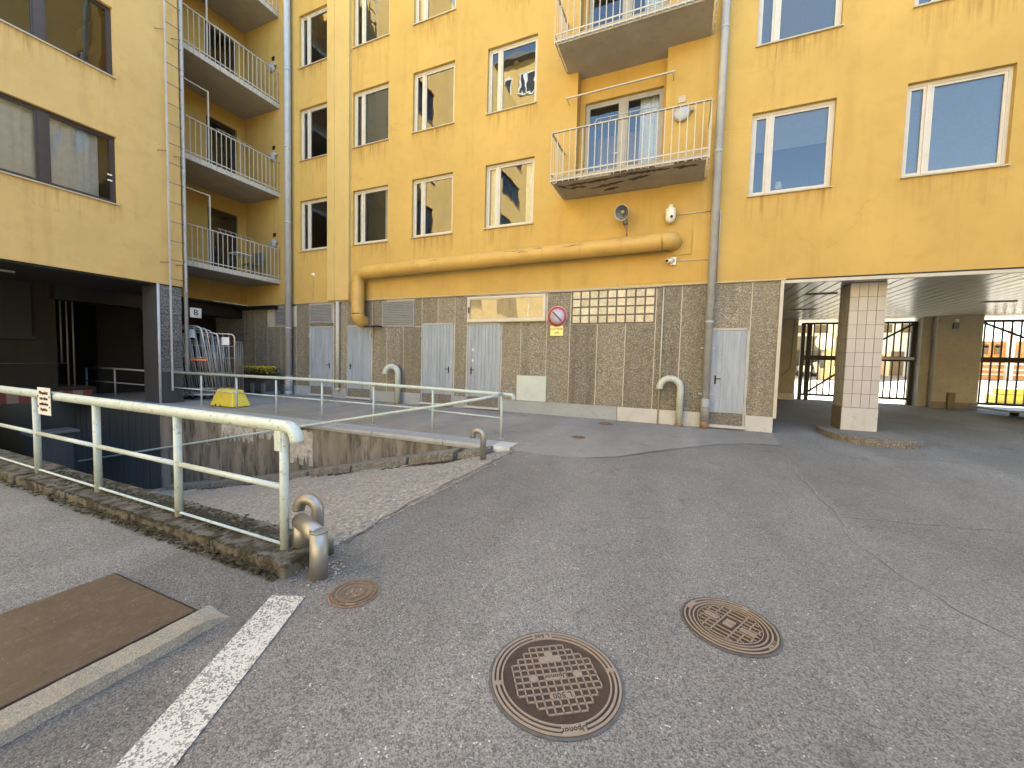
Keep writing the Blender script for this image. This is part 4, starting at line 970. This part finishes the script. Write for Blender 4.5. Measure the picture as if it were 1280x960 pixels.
# low trolley in the passage
tr_ = thing('platform_trolley', 'low dark platform trolley parked in the passage', 'trolley', (9.4,15.2,pz(15.2)))
z0 = pz(15)
mk('deck', MB().box(7.75,11.4,14.4,15.9,z0+.20,z0+.25), M_['pipe_dark'], tr_, .01)
for (x,y) in [(8.6,14.55),(10.0,14.6),(8.6,15.7),(10.6,15.7)]:
    mk('wheel', MB().lathe([(0,-.03),(.085,-.03),(.085,.03),(0,.03)], 14, (x,y,z0+.085), axis='y'), M_['rubber'], tr_); mk('fork', MB().box(x-.05,x+.05,y-.05,y+.05,z0+.12,z0+.20), M_['pipe_dark'], tr_)
mk('handle_socket', MB().tube([(8.75,14.5,z0+.25),(8.75,14.5,z0+.42)], .05, 10), M_['pipe_dark'], tr_)
# ------------------------------------------------------------------ street beyond the gate
fb = thing('street_building', 'white rendered building across the street beyond the gate', 'building', (10,36,1))
mk('wall', MB().box(-5,15.3,34.2,40,.9,9.5), M_['far_white'], fb); mk('fascia', MB().box(6.5,11.2,33.9,34.2,2.75,3.7), M_['far_dark'], fb)
for x in (7.35,8.45,9.75,11.9,13.1,15.0): mk('window', MB().box(x,x+.75,34.12,34.2,3.95,4.5), M_['far_shop'], fb)
for (x0,x1) in ((6.9,8.9),(9.3,11.1)): mk('shop_window', MB().box(x0,x1,34.1,34.2,1.3,2.7), M_['far_shop'], fb)
mk('door', MB().box(12.7,13.35,34.12,34.2,1.1,2.7), M_['brownpaint'], fb); mk('door', MB().box(12.05,12.45,34.12,34.2,1.1,2.5), M_['pinkdoor'], fb); mk('door', MB().box(11.3,11.9,34.12,34.2,1.1,2.7), M_['far_dark'], fb)
fp = thing('street_pillar', 'cream stone pillar with a round disc sign on the street', 'pillar', (8.3,30,.8))
mk('shaft', MB().box(8.05,8.45,29.8,30.2,.7,3.6), M_['cream'], fp); mk('foot', MB().box(7.8,8.7,29.6,30.4,.7,1.45), M_['cream'], fp, .03); mk('disc', MB().lathe([(0,-.03),(.48,-.03),(.48,.03),(0,.03)], 28, (7.9,29.75,3.05), axis='y'), M_['far_white'], fp)
bs = thing('blue_sign_panel', 'blue panel with a round yellow sign beyond the gate', 'sign', (14,33,1)); mk('panel', MB().box(13.55,14.35,33.3,33.4,1.15,4.0), M_['blue'], bs); mk('disc', MB().lathe([(0,33.2),(.34,33.2),(.34,33.27)], 24, (13.55,0,3.2), axis='y'), M_['amber'], bs)
text('mark', 'A', .42, M_['ink'], bs, Matrix.Translation((13.55,33.19,3.2)) @ rx90)
ob = thing('brick_building', 'orange brick building with arched windows beyond the right gate', 'building', (18,35,1))
mk('wall', MB().box(15.6,24,34.3,40,.9,3.4), M_['brick'], ob)
for x in (17.15,17.65): mk('window', MB().box(x,x+.22,34.24,34.3,2.6,3.1).lathe([(0,34.24),(.11,34.24),(.11,34.3)], 14, (x+.11,0,3.1), axis='y'), M_['far_shop'], ob)
for z in (1.3,1.6,1.95,2.3): mk('course', MB().box(15.6,24,34.26,34.3,z,z+.09), M_['far_white'], ob)
mk('pilaster', MB().box(18.15,18.45,34.1,34.3,.9,4.2), M_['far_white'], ob)
gb = thing('grit_bin', 'yellow grit bin on the pavement beyond the right gate', 'bin', (11.2,20.6,.3))
mk('body', MB().box(10.55,11.55,20.2,20.8,.3,.62), M_['yplastic'], gb, .03, 2); mk('lid', MB().box(10.7,11.4,20.25,20.75,.62,.85), M_['yplastic'], gb, .06, 2)
# parked car on the street
car = thing('parked_car', 'dark car parked in front of the white street building', 'car', (9.3,32.4,1))
zc = .95
prof = [(7.3,zc+.25),(7.25,zc+.6),(7.5,zc+.78),(8.2,zc+.86),(8.75,zc+1.3),(9.9,zc+1.34),(10.6,zc+.9),(11.2,zc+.82),(11.3,zc+.3)]
b_ = MB(); n = len(prof); b_.add([(x,31.6,z) for x,z in prof]+[(x,33.2,z) for x,z in prof], [tuple(range(n)), tuple(reversed(range(n,2*n)))]+[(i+n,(i+1)%n+n,(i+1)%n,i) for i in range(n)]); mk('body', b_, M_['far_dark'], car, .05, 2)
mk('side_window', MB().add([(8.4,31.58,zc+.9),(8.85,31.58,zc+1.24),(9.85,31.58,zc+1.26),(10.35,31.58,zc+.92)], [(0,3,2,1)]), M_['far_shop'], car)
for x in (8.0,10.5):
    wh = mk('wheel', MB().lathe([(0,31.58),(.31,31.58),(.31,31.8),(0,31.8)], 20, (x,0,zc+.31), axis='y'), M_['rubber'], car); mk('rim', MB().lathe([(0,31.56),(.19,31.56),(.19,31.58)], 16, (x,0,zc+.31), axis='y'), M_['pipe_grey'], wh)
mk('headlight', MB().box(7.26,7.4,31.65,31.95,zc+.58,zc+.7), M_['white'], car)
# ------------------------------------------------------------------ left wing
LX = -12.69
lw = thing('left_wing', 'yellow wing on the left with dark framed windows above an open undercroft', 'building', (-17,0,0))
lh = [(1.55,5.15,4.9+2.945*k,6.475+2.945*k) for k in range(4)] + [(y0,y0+3.6,4.9+2.945*k,6.475+2.945*k) for k in range(5) for y0 in (-4.5,-10.6)]
mk('wall', wall_holes(-13, 6.464, 3.17, TOP, lh, lambda u,d,z: (LX-d,u,z), .085), M_['yellow_l'], lw)
mk('end_wall', MB().quad((LX,6.464,3.17),(-15.07,6.464,3.17),(-15.07,6.464,TOP),(LX,6.464,TOP)), M_['yellow_l'], lw)
core = MB(); core.box(-24,LX-1.95,-13,6.4,3.4,TOP+.3); core.box(LX-1.95,LX-.01,-13,6.45,TOP,TOP+.3); core.box(-24,-17.2,6.4,9.8,3.45,TOP+.3); core.box(-17.2,-15.06,6.4,9.8,TOP,TOP+.3); mk('building_core', core, M_['yellow_d'], lw)
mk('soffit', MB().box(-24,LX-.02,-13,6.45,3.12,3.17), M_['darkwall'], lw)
lwp = window(3.6,1.575,[1.2,2.43],('brownframe','glass_dark'), ft=.06, mull=.16, curtain=[(.1,1.1),(1.3,2.35),(2.5,3.35)])
lwp2 = window(3.6,1.575,[1.2,2.43],('brownframe','glass_dark'), ft=.06, mull=.16)
place(lwp, lw, (LX,1.55,4.9), R_(90)); place(lwp2, lw, (LX,1.55,4.9+2.945), R_(90))
for k in (2,3): copy_tree(lwp2, lw, (LX,1.55,4.9+2.945*k), R_(90))
for k in range(5):
    for y0 in (-4.5,-10.6): copy_tree(lwp2, lw, (LX,y0,4.9+2.945*k), R_(90))
mk('window_catch', MB().box(LX-.08,LX-.06,5.0,5.08,5.55,5.58), M_['white'], lw); mk('window_catch', MB().box(LX-.08,LX-.06,5.0,5.08,5.42,5.45), M_['white'], lw)
# pillar with cladding
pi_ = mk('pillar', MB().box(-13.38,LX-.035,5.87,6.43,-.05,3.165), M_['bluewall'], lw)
z = 0
for h in (.95,.72,.72,.75):
    mk('cladding_slab', MB().box(LX-.035,LX-.008,5.88,6.43,z+.006,z+h-.006), M_['plinth_d'], pi_, .004); z += h
mk('corner_pipe', MB().tube([(LX+.01,5.90,-.05),(LX+.01,5.90,3.16)], .032, 8), M_['pipe_grey'], pi_)
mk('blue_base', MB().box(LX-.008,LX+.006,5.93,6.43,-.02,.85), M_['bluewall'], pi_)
# undercroft
M_['dimpipe'] = flat('shaded_pipe', (.10,.10,.105), .6)  # pipe grey darkened, shade beneath the wing put into the colour
uc = thing('undercroft', 'dark brown undercroft wall beneath the left wing', 'wall', (-18,3,0))
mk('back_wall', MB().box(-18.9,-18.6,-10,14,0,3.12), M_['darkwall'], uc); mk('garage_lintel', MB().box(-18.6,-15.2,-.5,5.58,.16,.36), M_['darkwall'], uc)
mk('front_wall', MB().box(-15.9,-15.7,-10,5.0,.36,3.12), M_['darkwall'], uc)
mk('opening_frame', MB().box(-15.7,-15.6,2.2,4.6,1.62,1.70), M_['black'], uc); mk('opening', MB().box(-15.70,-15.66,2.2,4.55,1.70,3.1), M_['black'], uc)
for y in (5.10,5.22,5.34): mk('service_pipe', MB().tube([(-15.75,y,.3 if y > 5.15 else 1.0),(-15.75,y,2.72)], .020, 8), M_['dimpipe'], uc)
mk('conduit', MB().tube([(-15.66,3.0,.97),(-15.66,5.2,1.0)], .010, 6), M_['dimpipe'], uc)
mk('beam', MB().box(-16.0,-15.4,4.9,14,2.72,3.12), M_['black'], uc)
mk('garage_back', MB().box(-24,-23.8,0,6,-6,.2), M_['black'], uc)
mk('soffit_lamp', MB().box(-14.1,-14.0,3.6,3.85,3.08,3.118), M_['louver'], uc)
mk('ramp_side', MB().box(-26,-12.69,1.7,1.96,-.0,.05), M_['concrete'], uc)
M_['dimred'] = flat('shaded_red', (.11,.02,.015), .6)  # bar's red and white are darkened to carry the shade over the ramp
hb = thing('height_bar', 'red and white striped height limit bar over the ramp', 'barrier', (-15,3.8,.15))
for i in range(18): mk('stripe', MB().box(-15.05,-15.0,2.0+.19*i,2.19+.19*i,.02,.28), M_['dimred'] if i % 2 else M_['dimwhite'] if 'dimwhite' in M_ else M_.setdefault('dimwhite', flat('shaded_white',(.16,.12,.10),.6)), hb)
cbn = thing('ramp_cabinet', 'dark low cabinet with a flat lid down on the ramp', 'cabinet', (-13.5,4.2,ramp_z(-13.5)))
mk('body', MB().box(-13.9,-13.45,3.9,4.5,ramp_z(-13.5)-.1,-.62), M_['bluewall'], cbn, .01); mk('lid', MB().box(-13.95,-13.4,3.8,4.6,-.62,-.55), M_['dimpipe'], cbn, .01)
# ------------------------------------------------------------------ notch with balconies
NX, NB = -13.25, -15.07
nt = thing('balcony_bay', 'recessed yellow bay of stacked balconies between the wing and main facade', 'building', (NB,8,3))
nh = [(8.45,9.45,4.10+FLOOR*k,6.38+FLOOR*k) for k in range(4)]
mk('wall', wall_holes(6.46, FY, 3.2, TOP, nh, lambda u,d,z: (NB-d,u,z), .085), M_['yellow_d'], nt)
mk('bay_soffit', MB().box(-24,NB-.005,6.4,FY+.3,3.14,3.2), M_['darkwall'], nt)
mk('under_panel', MB().box(NB-.25,NX-.4,6.47,FY-.02,3.3,3.32), M_['darkwall'], nt) if False else None
bdp = window(1.0,2.28,[],('brownframe','glass_dark'), ft=.09)
for k in range(4):
    o = place(bdp, nt, (NB,8.45,4.10), R_(90)) if k == 0 else copy_tree(bdp, nt, (NB,8.45,4.10+FLOOR*k), R_(90))
    o.name = 'balcony_door.1%02d' % k
    z = 3.90+FLOOR*k-.01*k
    s = mk('balcony', MB().box(NB,NX+.02,6.47,FY-.002,z,z+.13), M_['soffit'], nt)
    mk('edge_strip', MB().box(NX+.02,NX+.035,6.47,FY-.002,z-.005,z+.14), M_['balrail'], s)
    zt = z+1.19
    mk('top_rail', MB().bar((NX,6.5,zt),(NX,FY,zt),.045,.025), M_['balrail'], s)
    mk('lower_rail', MB().bar((NX+.03,6.5,z+.22),(NX+.03,FY,z+.22),.012,.03), M_['balrail'], s)
    pr = None
    for i in range(23):
        y = 6.56+i*.14
        if pr is None: pr = mk('baluster', MB().bar((NX+.045,y,z),(NX+.045,y,zt),.016), M_['balrail'], s)
        else: c = pr.copy(); col.objects.link(c); c.location.y += i*.14
    mk('screen_post', MB().bar((NX-.02,7.50,z+.1),(NX-.02,7.50,z+2.22),.035), M_['balrail'], s); mk('screen_arm', MB().bar((NX-.02,7.50,z+2.2),(NX-.02,6.47,z+2.2),.025), M_['balrail'], s)
    for q in range(7):
        y = 7.85+q*.16; mk('drying_bar', MB().tube([(NX+.02,y,zt+.01),(NX-.10,y,zt+.05),(NX-.16,y,zt+.16)], .007, 5), M_['balrail'], s)
    mk('drying_rail', MB().tube([(NX-.16,7.8,zt+.16),(NX-.16,8.9,zt+.16)], .008, 5), M_['balrail'], s)
    if k < 3:
        lp = disc_lamp('round grey lamp on the bay wall above balcony number %s from below' % ['one','two','three'][k], (-13.52,FY,z+1.42), 'y', .15)
        mk('vent_grille', MB().box(-13.57,-13.45,FY-.02,FY,z+1.68,z+1.80), M_['black'], nt)
chair = thing('balcony_chair', 'dark chair standing on the lowest balcony of the bay', 'chair', (-13.9,9.2,4.03))
mk('seat', MB().box(-14.15,-13.7,8.95,9.4,4.46,4.49), M_['pipe_dark'], chair); mk('backrest', MB().box(-14.15,-13.7,9.38,9.41,4.6,4.95), M_['pipe_dark'], chair)
for (x,y) in ((-14.13,8.97),(-13.72,8.97),(-14.13,9.39),(-13.72,9.39)): mk('leg', MB().bar((x,y,4.03),(x,y,4.46 if y<9.2 else 4.9),.03), M_['pipe_dark'], chair)
tb = thing('balcony_table', 'small white topped table on the lowest balcony of the bay', 'table', (-13.6,8.5,4.03))
mk('top', MB().box(-13.85,-13.4,8.35,8.85,4.66,4.69), M_['whitesign'], tb)
for (x,y) in ((-13.83,8.37),(-13.42,8.37),(-13.83,8.83),(-13.42,8.83)): mk('leg', MB().bar((x,y,4.03),(x,y,4.66),.025), M_['pipe_dark'], tb)
# lower part of the bay
lo = thing('entrance_recess', 'dark entrance recess under the balconies with door B', 'entrance', (-16.5,8,0))
mk('wall', MB().box(-17.2,-17.0,6.3,FY+.4,0,3.14), M_['darkwall'], lo); mk('doorway', MB().box(-17.0,-16.95,7.4,9.3,0,2.35), M_['black'], lo)
mk('side_wall', MB().box(-17.0,PX0,FY+.03,FY+.3,0,3.2), M_['plinth_d'], lo); mk('canopy', MB().box(-15.4,-13.35,FY-.18,FY+.0,3.02,3.14), M_['black'], lo)
# ladder and pipes at the wing corner
ld = thing('wall_ladder', 'tall steel ladder fixed to the corner of the left wing', 'ladder', (LX+.15,6.3,.3))
for y in (6.10,6.46): mk('side_rail', MB().bar((LX+.16,y,.35 if y<6.3 else 3.0),(LX+.16,y,TOP),.04,.03), M_['pipe_grey'], ld)
pr = None
for i in range(27):
    z = 3.32+.5*i
    if pr is None: pr = mk('rung', MB().tube([(LX+.16,6.10,z),(LX+.16,6.46,z)], .011, 6), M_['pipe_dark'], ld)
    else: c = pr.copy(); col.objects.link(c); c.location.z += .5*i
for z in (3.75,6.6,9.6,12.6):
    for y in (6.10,6.46): mk('bracket', MB().tube([(LX+.16,y,z),(LX+.02,y-.14,z-.02),(LX,y-.14,z-.02)], .012, 6), M_['rust'], ld)
cp_ = thing('corner_pipe', 'slim grey downpipe beside the ladder with the B sign', 'downpipe', (LX-.05,6.56,0)); mk('pipe', MB().tube([(LX-.05,6.56,.85),(LX-.05,6.56,TOP)], .05, 10), M_['pipe_grey'], cp_)
for z in (3.6,6.3,9.0): mk('clip', MB().tube([(LX-.05,6.56,z-.02),(LX-.05,6.56,z+.02)], .058, 10), M_['pipe_grey'], cp_)
b_s = thing('letter_sign', 'small white square sign with the letter B', 'sign', (LX,6.72,2.4))
mk('plate', MB().box(LX+.005,LX+.02,6.62,6.90,2.37,2.64), flat('dull_white_sign',(.42,.43,.44),.6), b_s); text('lettering', 'B', .22, M_['ink'], b_s, Matrix.Translation((LX+.0215,6.76,2.505)) @ Matrix.Rotation(R_(90),4,'Z') @ rx90)
# ------------------------------------------------------------------ things on the walkway
def roll_cage(label, loc, rz, lean, h=2.0, w=.85, tape=False, paper=None):
    t = thing('roll_cage', label, 'roll cage', (0,0,0), 'wire roll cages nested on the walkway')
    sh = Matrix(((1,lean,0,0),) and ((1,0,-lean,0),(0,1,0,0),(0,0,1,0),(0,0,0,1)))
    fr_ = [(-w/2,0,.18),(-w/2,0,h-.12)] + [tuple(p) for p in arc((-w/2+.12,0,h-.12), .12, math.pi, math.pi/2, 4, (1,0,0),(0,0,1))] + [tuple(p) for p in arc((w/2-.12,0,h-.12), .12, math.pi/2, 0, 4, (1,0,0),(0,0,1))] + [(w/2,0,.18)]
    mk('frame', MB().tube(fr_, .019, 8).tf(sh), M_['cage'], t)
    for i in range(1, 6): x = -w/2+w*i/6; mk('upright_wire', MB().tube([(x,0,.2),(x,0,h-.02)], .008, 6).tf(sh), M_['cage'], t)
    for z in (.35,.8,1.25,1.6): mk('cross_wire', MB().tube([(-w/2,0,z),(w/2,0,z)], .006, 5).tf(sh), M_['cage'], t)
    for s_ in (-1,1):
        x = s_*w/2
        fr2 = [(x,0,.2),(x,.0,h-.3),(x,.10,h-.22),(x,.50,h-.22),(x,.6,h-.32),(x,.6,.2)]
        mk('side_frame', MB().tube(fr2, .016, 7).tf(sh), M_['cage'], t)
        for y in (.15,.3,.45): mk('side_wire', MB().tube([(x,y,.25),(x,y,h-.23)], .007, 5).tf(sh), M_['cage'], t)
    mk('base_frame', MB().tube([(-w/2,0,.17),(w/2,0,.17),(w/2*.8,.65,.17),(-w/2*.8,.65,.17),(-w/2,0,.17)], .02, 7), M_['cage'], t)
    for x in (-w/2,w/2):
        for y in (.03,.6):
            mk('castor', MB().lathe([(0,-.02),(.065,-.02),(.065,.02),(0,.02)], 12, (x*.92,y,.066), axis='y'), M_['rubber'], t); mk('castor_fork', MB().box(x*.92-.02,x*.92+.02,y-.03,y+.03,.07,.17), M_['cage'], t)
    if tape: mk('orange_strap', MB().box(.0,w*.5,-.03,-.02,1.16,1.21).tf(sh), M_['orange'], t); mk('plastic_wrap', MB().lathe([(0,1.02),(.05,1.04),(.085,1.12),(.05,1.2),(.075,1.27),(.02,1.36),(0,1.37)], 7, (.0,-.05,0), False).tf(sh), M_['tape'], t)
    if paper: mk('paper_label', MB().box(paper-.1,paper+.1,-.025,-.02,h-.33,h-.10).tf(sh), M_['whitesign'], t)
    t.location = loc; t.rotation_euler = (0,0,rz); return t
rzc = R_(38)
roll_cage('front roll cage leaning left with a white paper label and orange strap', (-12.83,6.80,.0), rzc, .16, 2.14, 1.0, True, .22)
roll_cage('second roll cage nested just behind the front one', (-12.93,6.95,.0), rzc, .13, 2.1, .96)
roll_cage('third roll cage in the middle of the nested row', (-13.03,7.10,.0), rzc, .11, 2.06, .94)
roll_cage('fourth roll cage squeezed tight against the third', (-12.90,7.17,.0), rzc, .09, 1.98, .88)
roll_cage('rearmost upright roll cage with a pale square label', (-12.83,7.40,.0), rzc, .0, 1.97, .9, False, .22)
yb_ = thing('yellow_block', 'yellow plastic wedge block behind the far railing', 'block', (-10.9,6.5,0))
m = MB(); m.add([(-11.30,6.30,.02),(-10.36,6.30,.02),(-10.36,6.78,.02),(-11.30,6.78,.02),(-11.14,6.40,.46),(-10.50,6.40,.44),(-10.50,6.68,.44),(-11.14,6.68,.46)], [(0,3,2,1),(4,5,6,7),(0,1,5,4),(1,2,6,5),(2,3,7,6),(3,0,4,7)])
mk('body', m, M_['yplastic'], yb_, .035, 3)
mk('rib', MB().add([(-10.98,6.275,.03),(-10.86,6.275,.03),(-10.86,6.39,.45),(-10.98,6.39,.45),(-10.98,6.33,.03),(-10.86,6.33,.03)], [(0,1,2,3),(1,5,2),(0,3,4)]), M_['yplastic'], yb_); mk('slot', MB().box(-11.05,-10.85,6.293,6.32,.02,.075), M_['black'], yb_)
pt = thing('flower_planter', 'dark planter box full of yellow flowers by the downpipe', 'planter', (-13.6,9.3,0))
mk('box', MB().box(-14.25,-12.95,8.95,9.5,.12,.60), M_['planter'], pt, .015); mk('rim', MB().box(-14.33,-12.87,8.88,9.57,.58,.68), M_['planter'], pt, .015)
for x in (-14.15,-13.6,-13.05): mk('leg', MB().box(x-.09,x+.09,8.92,9.52,.0,.40), M_['pipe_dark'], pt, .01)
def foliage(n, s0, s1, zlo, zhi, mat, name):
    m = MB()
    for i in range(n):
        x, y, z = random.uniform(-14.25,-12.95), random.uniform(8.95,9.5), random.uniform(zlo,zhi); s = random.uniform(s0,s1)
        q = Matrix.Translation((x,y,z)) @ Matrix.Rotation(random.uniform(0,6.28),4,'Z') @ Matrix.Rotation(random.uniform(-1.2,1.2),4,'X')
        m.add([q @ Vector(p) for p in ((-s,-s*.5,0),(s,-s*.6,s*.2),(s*.7,s*.6,0),(-s*.6,s*.7,s*.2))], [(0,1,2,3)])
    tag(mk(name, m, mat, pt), kind='stuff')
foliage(900, .02, .045, .64, .92, M_['leafd'], 'leaves'); foliage(700, .018, .036, .76, .98, M_['flower'], 'flowers')
# ------------------------------------------------------------------ rest of the courtyard behind the camera (mostly seen in the panes)
ob2 = thing('opposite_building', 'sunlit cream building behind the viewer mirrored in the panes', 'building', (-25,-16,0))
mk('wall', MB().box(-45,-11,-24,-15,0,29), M_['yellow_l'], ob2); mk('roof_edge', MB().box(-45.2,-11.7,-24.2,-14.6,29,29.4), M_['pipe_dark'], ob2)
pr = None
for i in range(14):
    for k in range(9):
        if pr is None: pr = mk('window', MB().box(-44,-42.7,-15.03,-14.99,2,3.6), M_['far_shop'], ob2); mk('frame', MB().box(-44.08,-43.98,-15,-14.93,1.92,3.68).box(-42.72,-42.62,-15,-14.93,1.92,3.68).box(-43.66,-43.52,-15,-14.93,1.92,3.68).box(-43.98,-42.72,-15,-14.93,3.58,3.68).box(-43.98,-42.72,-15,-14.93,1.92,2.02), M_['far_white'], pr)
        else: c = copy_tree(pr, ob2); c.location.x += i*2.25; c.location.z += 3*k
for k in range(8): mk('balcony', MB().box(-18.2,-15.6,-15,-13.9,1.6+3*k,1.75+3*k).box(-18.2,-15.6,-13.95,-13.9,1.75+3*k,2.7+3*k), M_['far_white'], ob2)
lb = thing('bounce_building', 'unseen cream building behind the viewer raised for warm bounce light', 'building', (10,-25,0)); mk('wall', MB().box(-9,40,-32,-22,0,12), M_['yellow_l'], lb); mk('roof', MB().box(-9.3,40.3,-32.3,-21.7,12,12.3), M_['pipe_dark'], lb)  # out of view, height and pale colour chosen to bounce warm sunlight

rb = thing('right_wing', 'shaded cream wing closing the courtyard on the far right', 'building', (28,-8,0)); mk('wall', MB().box(24,36,-26,FY,0,15), M_['yellow_l'], rb); mk('roof_edge', MB().box(23.8,36.2,-26.2,FY+.2,15,15.3), M_['pipe_dark'], rb)
pr = None
for i in range(8):
    for k in range(4):
        if pr is None: pr = mk('window', MB().box(23.97,24.02,-24,-22.4,2.4,4.0), M_['far_shop'], rb)
        else: c = pr.copy(); col.objects.link(c); c.location.y += i*4.0; c.location.z += 3*k

# two scooters parked by the street building, seen through the left gate
def scooter(label, x, y, z):
    t = thing('motor_scooter', label, 'scooter', (x,y,z), 'scooters parked across the street')
    for dx in (-.55,.55): mk('wheel', MB().lathe([(0,-.05),(.22,-.05),(.22,.05),(0,.05)], 16, (x+dx,y,z+.22), axis='y'), M_['rubber'], t)
    mk('body', MB().box(x-.65,x+.1,y-.14,y+.14,z+.3,z+.72), M_['far_white'], t, .08, 2); mk('seat', MB().box(x-.6,x+.05,y-.13,y+.13,z+.72,z+.82), M_['rubber'], t, .03)
    mk('front_shield', MB().bar((x+.42,y,z+.3),(x+.28,y,z+.95),.3,.08), M_['far_white'], t); mk('handlebar', MB().tube([(x+.26,y-.3,z+1.02),(x+.26,y+.3,z+1.02)], .025, 6), M_['rubber'], t)
scooter('white scooter left of the cream street pillar', 7.6, 31.2, .89); scooter('white scooter right behind the cream street pillar', 9.3, 31.0, .88)
